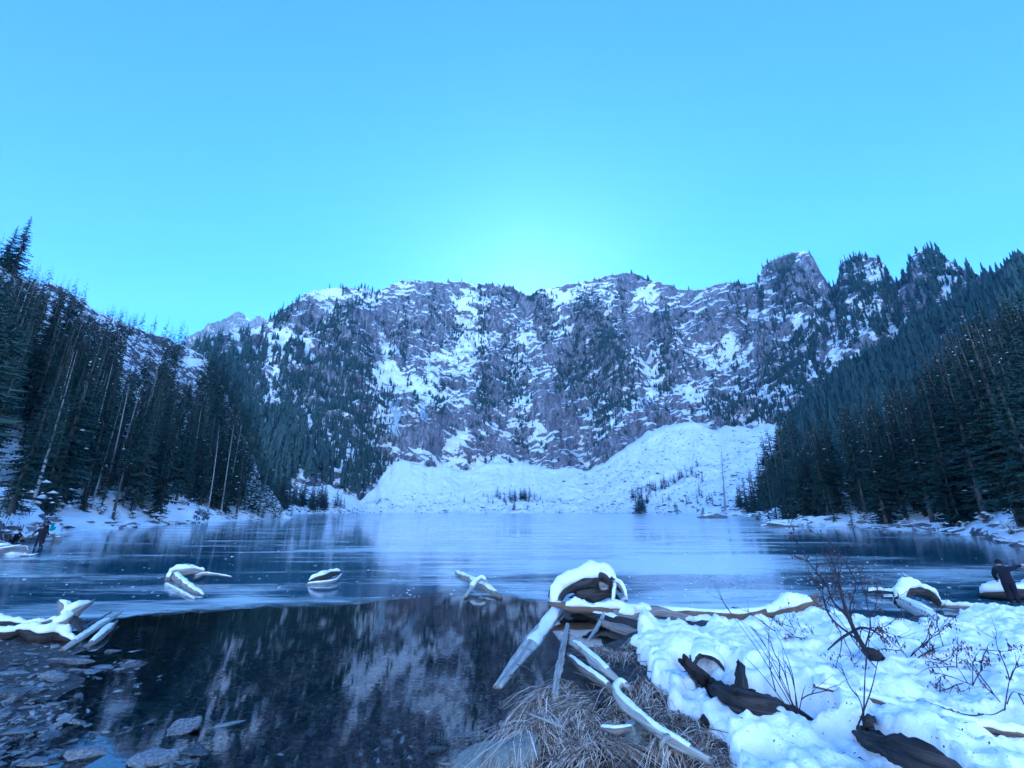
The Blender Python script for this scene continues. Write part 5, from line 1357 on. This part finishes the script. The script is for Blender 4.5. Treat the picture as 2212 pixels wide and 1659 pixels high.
# ------------------------------------------------------------------ people
t = NT('skin'); M['skin'] = t.done(t.pbr((0.50, 0.32, 0.25), .6))
M['black_cloth'] = m_plain('black_cloth', (0.012, 0.012, 0.018), .85)
M['navy_cloth'] = m_plain('navy_cloth', (0.010, 0.010, 0.020), .85)
M['dark_trousers'] = m_plain('dark_trousers', (0.016, 0.014, 0.020), .85)
M['orange_cloth'] = m_plain('orange_cloth', (0.55, 0.10, 0.04), .8)
M['teal_cloth'] = m_plain('teal_cloth', (0.03, 0.25, 0.24), .8)
M['hair'] = m_plain('dark_hair', (0.02, 0.015, 0.015), .7)
DEPS = []
def person(label, loc, rz, H, J, top, legs, hat=None, group=None, hands='skin', shoes='black_cloth', bulk=1.0):
    """one continuous skinned body; J: joint -> position in units of height, x right, y forward, z up"""
    bones = [('pelvis','waist'),('waist','chest'),('chest','neck'),('neck','head'),('head','crown'),('head','nose'),('chest','shl'),('shl','ell'),('ell','wrl'),('wrl','hal'),('hal','f1l'),('hal','f2l'),('wrl','thl'),
             ('chest','shr'),('shr','elr'),('elr','wrr'),('wrr','har'),('har','f1r'),('har','f2r'),('wrr','thr'),('pelvis','hil'),('hil','knl'),('knl','anl'),('anl','tol'),('pelvis','hir'),('hir','knr'),('knr','anr'),('anr','tor')]
    rad = dict(pelvis=.088, waist=.080, chest=.092, neck=.036, head=.062, crown=.050, nose=.012, shl=.052, ell=.038, wrl=.026, hal=.022, f1l=.008, f2l=.008, thl=.009, hil=.066, knl=.046, anl=.034, tol=.026)
    for k_ in list(rad):
        if k_.endswith('l') and k_ not in ('pelvis',): rad[k_[:-1] + 'r'] = rad[k_]
    for s_ in 'lr':
        w = np.array(J['wr' + s_]); e_ = np.array(J['el' + s_]); dd = (w - e_) / (np.linalg.norm(w - e_) + 1e-9)
        sidev = np.cross(dd, [0, 1, .2]); sidev /= np.linalg.norm(sidev) + 1e-9
        J['ha' + s_] = w + dd * .045; J['f1' + s_] = w + dd * .095 + sidev * .012; J['f2' + s_] = w + dd * .092 - sidev * .014 + np.array([0, .006, 0]); J['th' + s_] = w + dd * .045 + sidev * .035
    hd = np.array(J['head']); nk = np.array(J['neck']); hv = (hd - nk) / np.linalg.norm(hd - nk)
    J.setdefault('crown', hd + hv * .055); J.setdefault('nose', hd + np.array([0, .070, -.012]))
    names = list(dict.fromkeys([a for b in bones for a in b])); idx = {n_: i for i, n_ in enumerate(names)}
    me = bpy.data.meshes.new('body'); me.from_pydata([tuple(np.array(J[n_]) * H) for n_ in names], [(idx[a], idx[b]) for a, b in bones], [])
    o = bpy.data.objects.new('tmp_body', me); COL.objects.link(o)
    sk = o.modifiers.new('skin', 'SKIN'); sk.use_smooth_shade = True
    sv = me.skin_vertices[0].data
    for n_ in names:
        r_ = rad[n_] * H * (bulk if n_ not in ('head', 'crown', 'nose', 'neck') and n_[:2] not in ('ha', 'f1', 'f2', 'th') else 1); sv[idx[n_]].radius = (r_, r_); sv[idx[n_]].use_root = (n_ == 'pelvis')
    sb = o.modifiers.new('sub', 'SUBSURF'); sb.levels = 2; sb.render_levels = 2
    dg = bpy.context.evaluated_depsgraph_get(); dg.update()
    fin = bpy.data.meshes.new_from_object(o.evaluated_get(dg)); bpy.data.objects.remove(o)
    fin.name = 'person_body'; fin.materials.clear()
    mats = [top, legs, 'skin', shoes]
    for m_ in mats: fin.materials.append(M[m_])
    keys = names; KP = np.array([np.array(J[n_]) * H for n_ in names])
    reg = {}
    for n_ in names:
        reg[n_] = 2 if n_ in ('head', 'nose', 'crown') or n_[:2] in ('ha', 'f1', 'f2', 'th') else (3 if n_[:2] in ('an', 'to') else (1 if n_[:2] in ('hi', 'kn') else 0))
    for pl in fin.polygons:
        c = np.array(pl.center); pl.material_index = reg[keys[int(np.argmin(np.linalg.norm(KP - c, axis=1)))]]
    fin.polygons.foreach_set('use_smooth', np.full(len(fin.polygons), True))
    e = link('person', fin, label=label, cat='person', group=group); e.location = loc; e.rotation_euler = (0, 0, rz)
    hm = MB(); k1, k2 = 14, 7                      # hair or hat over the back and top of the head
    th_, ph_ = np.meshgrid(np.linspace(0, 2 * np.pi, k1 + 1), np.linspace(.01, 1.9, k2), indexing='ij')
    R = .076 * H; V = np.stack([R * np.sin(ph_) * np.cos(th_) * .92, R * np.sin(ph_) * np.sin(th_) - .012 * H, R * np.cos(ph_) * 1.08 + .028 * H], -1)
    V[..., 1] = np.minimum(V[..., 1], .055 * H)
    V = V + np.array(J['head']) * H
    hm.add(V.reshape(-1, 3), grid_faces(k1 + 1, k2)); link('hat' if hat else 'hair', hm.mesh('hat'), M[hat or 'hair'], e)
    return e
STAND = dict(pelvis=(0,0,.53), waist=(0,.0,.62), chest=(0,0,.75), neck=(0,.005,.84), head=(0,.02,.915), shl=(-.115,0,.80), ell=(-.15,-.01,.65), wrl=(-.17,.03,.51), shr=(.115,0,.80), elr=(.15,-.01,.65), wrr=(.17,.03,.51),
             hil=(-.055,0,.49), knl=(-.06,.02,.28), anl=(-.06,-.01,.055), tol=(-.065,.075,.025), hir=(.055,0,.49), knr=(.06,.02,.28), anr=(.06,-.01,.055), tor=(.065,.075,.025))
def pose(**k): d_ = dict(STAND); d_.update(k); return d_
# the child on the ice at right, leaning back with one arm flung out
pc = np.array(gz(2194, 1304, 0.0))
person('child in dark snow clothes leaning on the ice at right, one arm stretched out', pc, math.radians(-38), 1.22,
       pose(pelvis=(-.02,0,.50), waist=(-.04,0,.60), chest=(-.07,-.01,.725), neck=(-.085,0,.82), head=(-.09,.02,.905), shl=(-.185,.02,.775), ell=(-.225,.05,.63), wrl=(-.20,.10,.53), shr=(.035,-.01,.79), elr=(.16,.02,.82), wrr=(.28,.04,.88),
            hil=(-.085,0,.46), knl=(-.07,.03,.26), anl=(-.06,0,.05), tol=(-.065,.085,.025), hir=(.03,0,.47), knr=(.05,.03,.26), anr=(.06,-.01,.05), tor=(.075,.075,.025)), 'navy_cloth', 'navy_cloth', 'navy_cloth', hands='navy_cloth', bulk=1.3)
pa = np.array(gz(141, 1184, 0.0)) if False else np.array(gz(80, 1183, 0.0))
person('person in black standing on the ice at left with arms spread', pa, math.radians(215), 1.6,
       pose(ell=(-.20,.02,.68), wrl=(-.28,.06,.57), elr=(.20,.0,.68), wrr=(.27,.03,.56), head=(0,.03,.905), anl=(-.08,-.01,.055), anr=(.08,-.01,.055), tol=(-.085,.075,.025), tor=(.085,.075,.025)), 'black_cloth', 'dark_trousers', bulk=1.15)
pb = np.array(gz(92, 1176, 0.0))
pbp = person('person with a teal backpack behind the one in black, arm held out', pb, math.radians(132), 1.76,
       pose(shl=(-.115,0,.80), ell=(-.16,.10,.77), wrl=(-.16,.24,.79), elr=(.15,.02,.66), wrr=(.16,.10,.56)), 'navy_cloth', 'dark_trousers', 'black_cloth')
def pack(label, p, rz, s, mat):
    bm = bmesh.new(); bmesh.ops.create_cube(bm, size=1.0)
    for v_ in bm.verts: v_.co = Vector((v_.co.x * .34 * (1 - .25 * (v_.co.z > 0)), v_.co.y * .24 * (1 - .35 * (v_.co.z > 0)), v_.co.z * .52))
    bmesh.ops.bevel(bm, geom=bm.edges[:], offset=.06, segments=3, affect='EDGES', profile=.6)
    me = bpy.data.meshes.new('pack_body'); bm.to_mesh(me); bm.free()
    e = link('backpack', None, label=label, cat='backpack'); e.location = p; e.rotation_euler = (0, 0, rz); e.scale = (s, s, s)
    me.polygons.foreach_set('use_smooth', np.full(len(me.polygons), True)); link('bag', me, M[mat], e)
    for sx_ in (-1, 1):
        mb = MB(); add_tube(mb, spline([(sx_ * .09, .10, .22), (sx_ * .12, .22, .24), (sx_ * .12, .27, .05), (sx_ * .11, .12, -.2)], 12), .018, 6); link('strap', mb.mesh('strap'), M['black_cloth'], e)
    mb = MB(); add_tube(mb, spline([(-.09, -.14, -.18), (-.09, -.17, 0), (.09, -.17, 0), (.09, -.14, -.18)], 10), .05, 7); link('pocket', mb.mesh('pocket'), M[mat], e)
a_ = math.radians(132); fw = np.array([-math.sin(a_), math.cos(a_), 0])
pack('teal backpack worn by the person behind the one in black', pb - fw * .27 + np.array([0, 0, 1.30]), a_, 1.0, 'teal_cloth')
SIT = dict(pelvis=(0,0,.16), waist=(0,.01,.25), chest=(0,.05,.38), neck=(0,.08,.47), head=(0,.11,.54), shl=(-.115,.05,.43), ell=(-.16,.13,.30), wrl=(-.08,.24,.27), shr=(.115,.05,.43), elr=(.16,.13,.30), wrr=(.08,.24,.27),
           hil=(-.06,.02,.13), knl=(-.08,.22,.24), anl=(-.07,.30,.055), tol=(-.07,.38,.025), hir=(.06,.02,.13), knr=(.08,.22,.24), anr=(.07,.30,.055), tor=(.07,.38,.025))
person('person in dark jacket crouching by the snowy rocks at the left edge', np.array(gz(30, 1172, .1)), math.radians(-70), 1.7, dict(SIT), 'navy_cloth', 'dark_trousers', 'black_cloth')
person('person in an orange jacket sitting at the far left edge of the ice', np.array(gz(5, 1172, .1)), math.radians(-80), 1.6, dict(SIT), 'orange_cloth', 'dark_trousers')
# snow-capped rocks beside them
rock('snow covered rock pile on the ice in front of the crouching person', np.array(gz(26, 1196, .05)), (1.5, .55, .75), .1, 'boulder', 51, .7)
rock('snowy boulder at the left edge beside the rock pile', np.array(gz(-8, 1192, .1)), (.9, .6, .9), .3, 'boulder', 52, .7)
rock('small dark rock on the ice right of the rock pile', np.array(gz(62, 1200, .03)), (.45, .25, .25), .2, 'boulder', 53, .5)
rock('dark wet rock on the ice right of the backpack wearer', np.array(gz(122, 1166, .1)), (.4, .3, .7), .2, 'boulder', 54, .8)
log('shore_log', 'dark log along the shore behind the crouching person', [np.array(gz(36,1164,.3)), np.array(gz(70,1160,.3)), np.array(gz(112,1156,.3))], [.25, .28, .22], 'wood', [(0, 1, .12, 70)], 'log', 10, 16, .15)
log('driftwood_branch', 'dark twig frozen in the ice behind the long brown log', [np.array(gz(1582,1312,.05)), np.array(gz(1612,1318,.08)), np.array(gz(1652,1326,.03))], [.015, .025, .02], 'wood_dark', None, 'branch', 6, 12, .2)

# ------------------------------------------------------------------ the air
bm = bmesh.new(); bmesh.ops.create_cube(bm, size=1.0)
for v_ in bm.verts: v_.co = Vector((v_.co.x * 3600, v_.co.y * 2100 + 950, -3 + (v_.co.z + .5) * 700))
me = bpy.data.meshes.new('haze'); bm.to_mesh(me); bm.free()
hz = bpy.data.materials.new('haze_air'); hz.use_nodes = True; hn = hz.node_tree.nodes; hn.clear()
pv = hn.new('ShaderNodeVolumePrincipled'); pv.inputs['Color'].default_value = (0.72, 0.86, 1.0, 1); pv.inputs['Density'].default_value = 0.00017; pv.inputs['Anisotropy'].default_value = 0.0
ho = hn.new('ShaderNodeOutputMaterial'); hz.node_tree.links.new(pv.outputs[0], ho.inputs['Volume'])
link('haze', me, hz, kind='stuff', label='thin blue haze filling the lake basin', cat='haze')
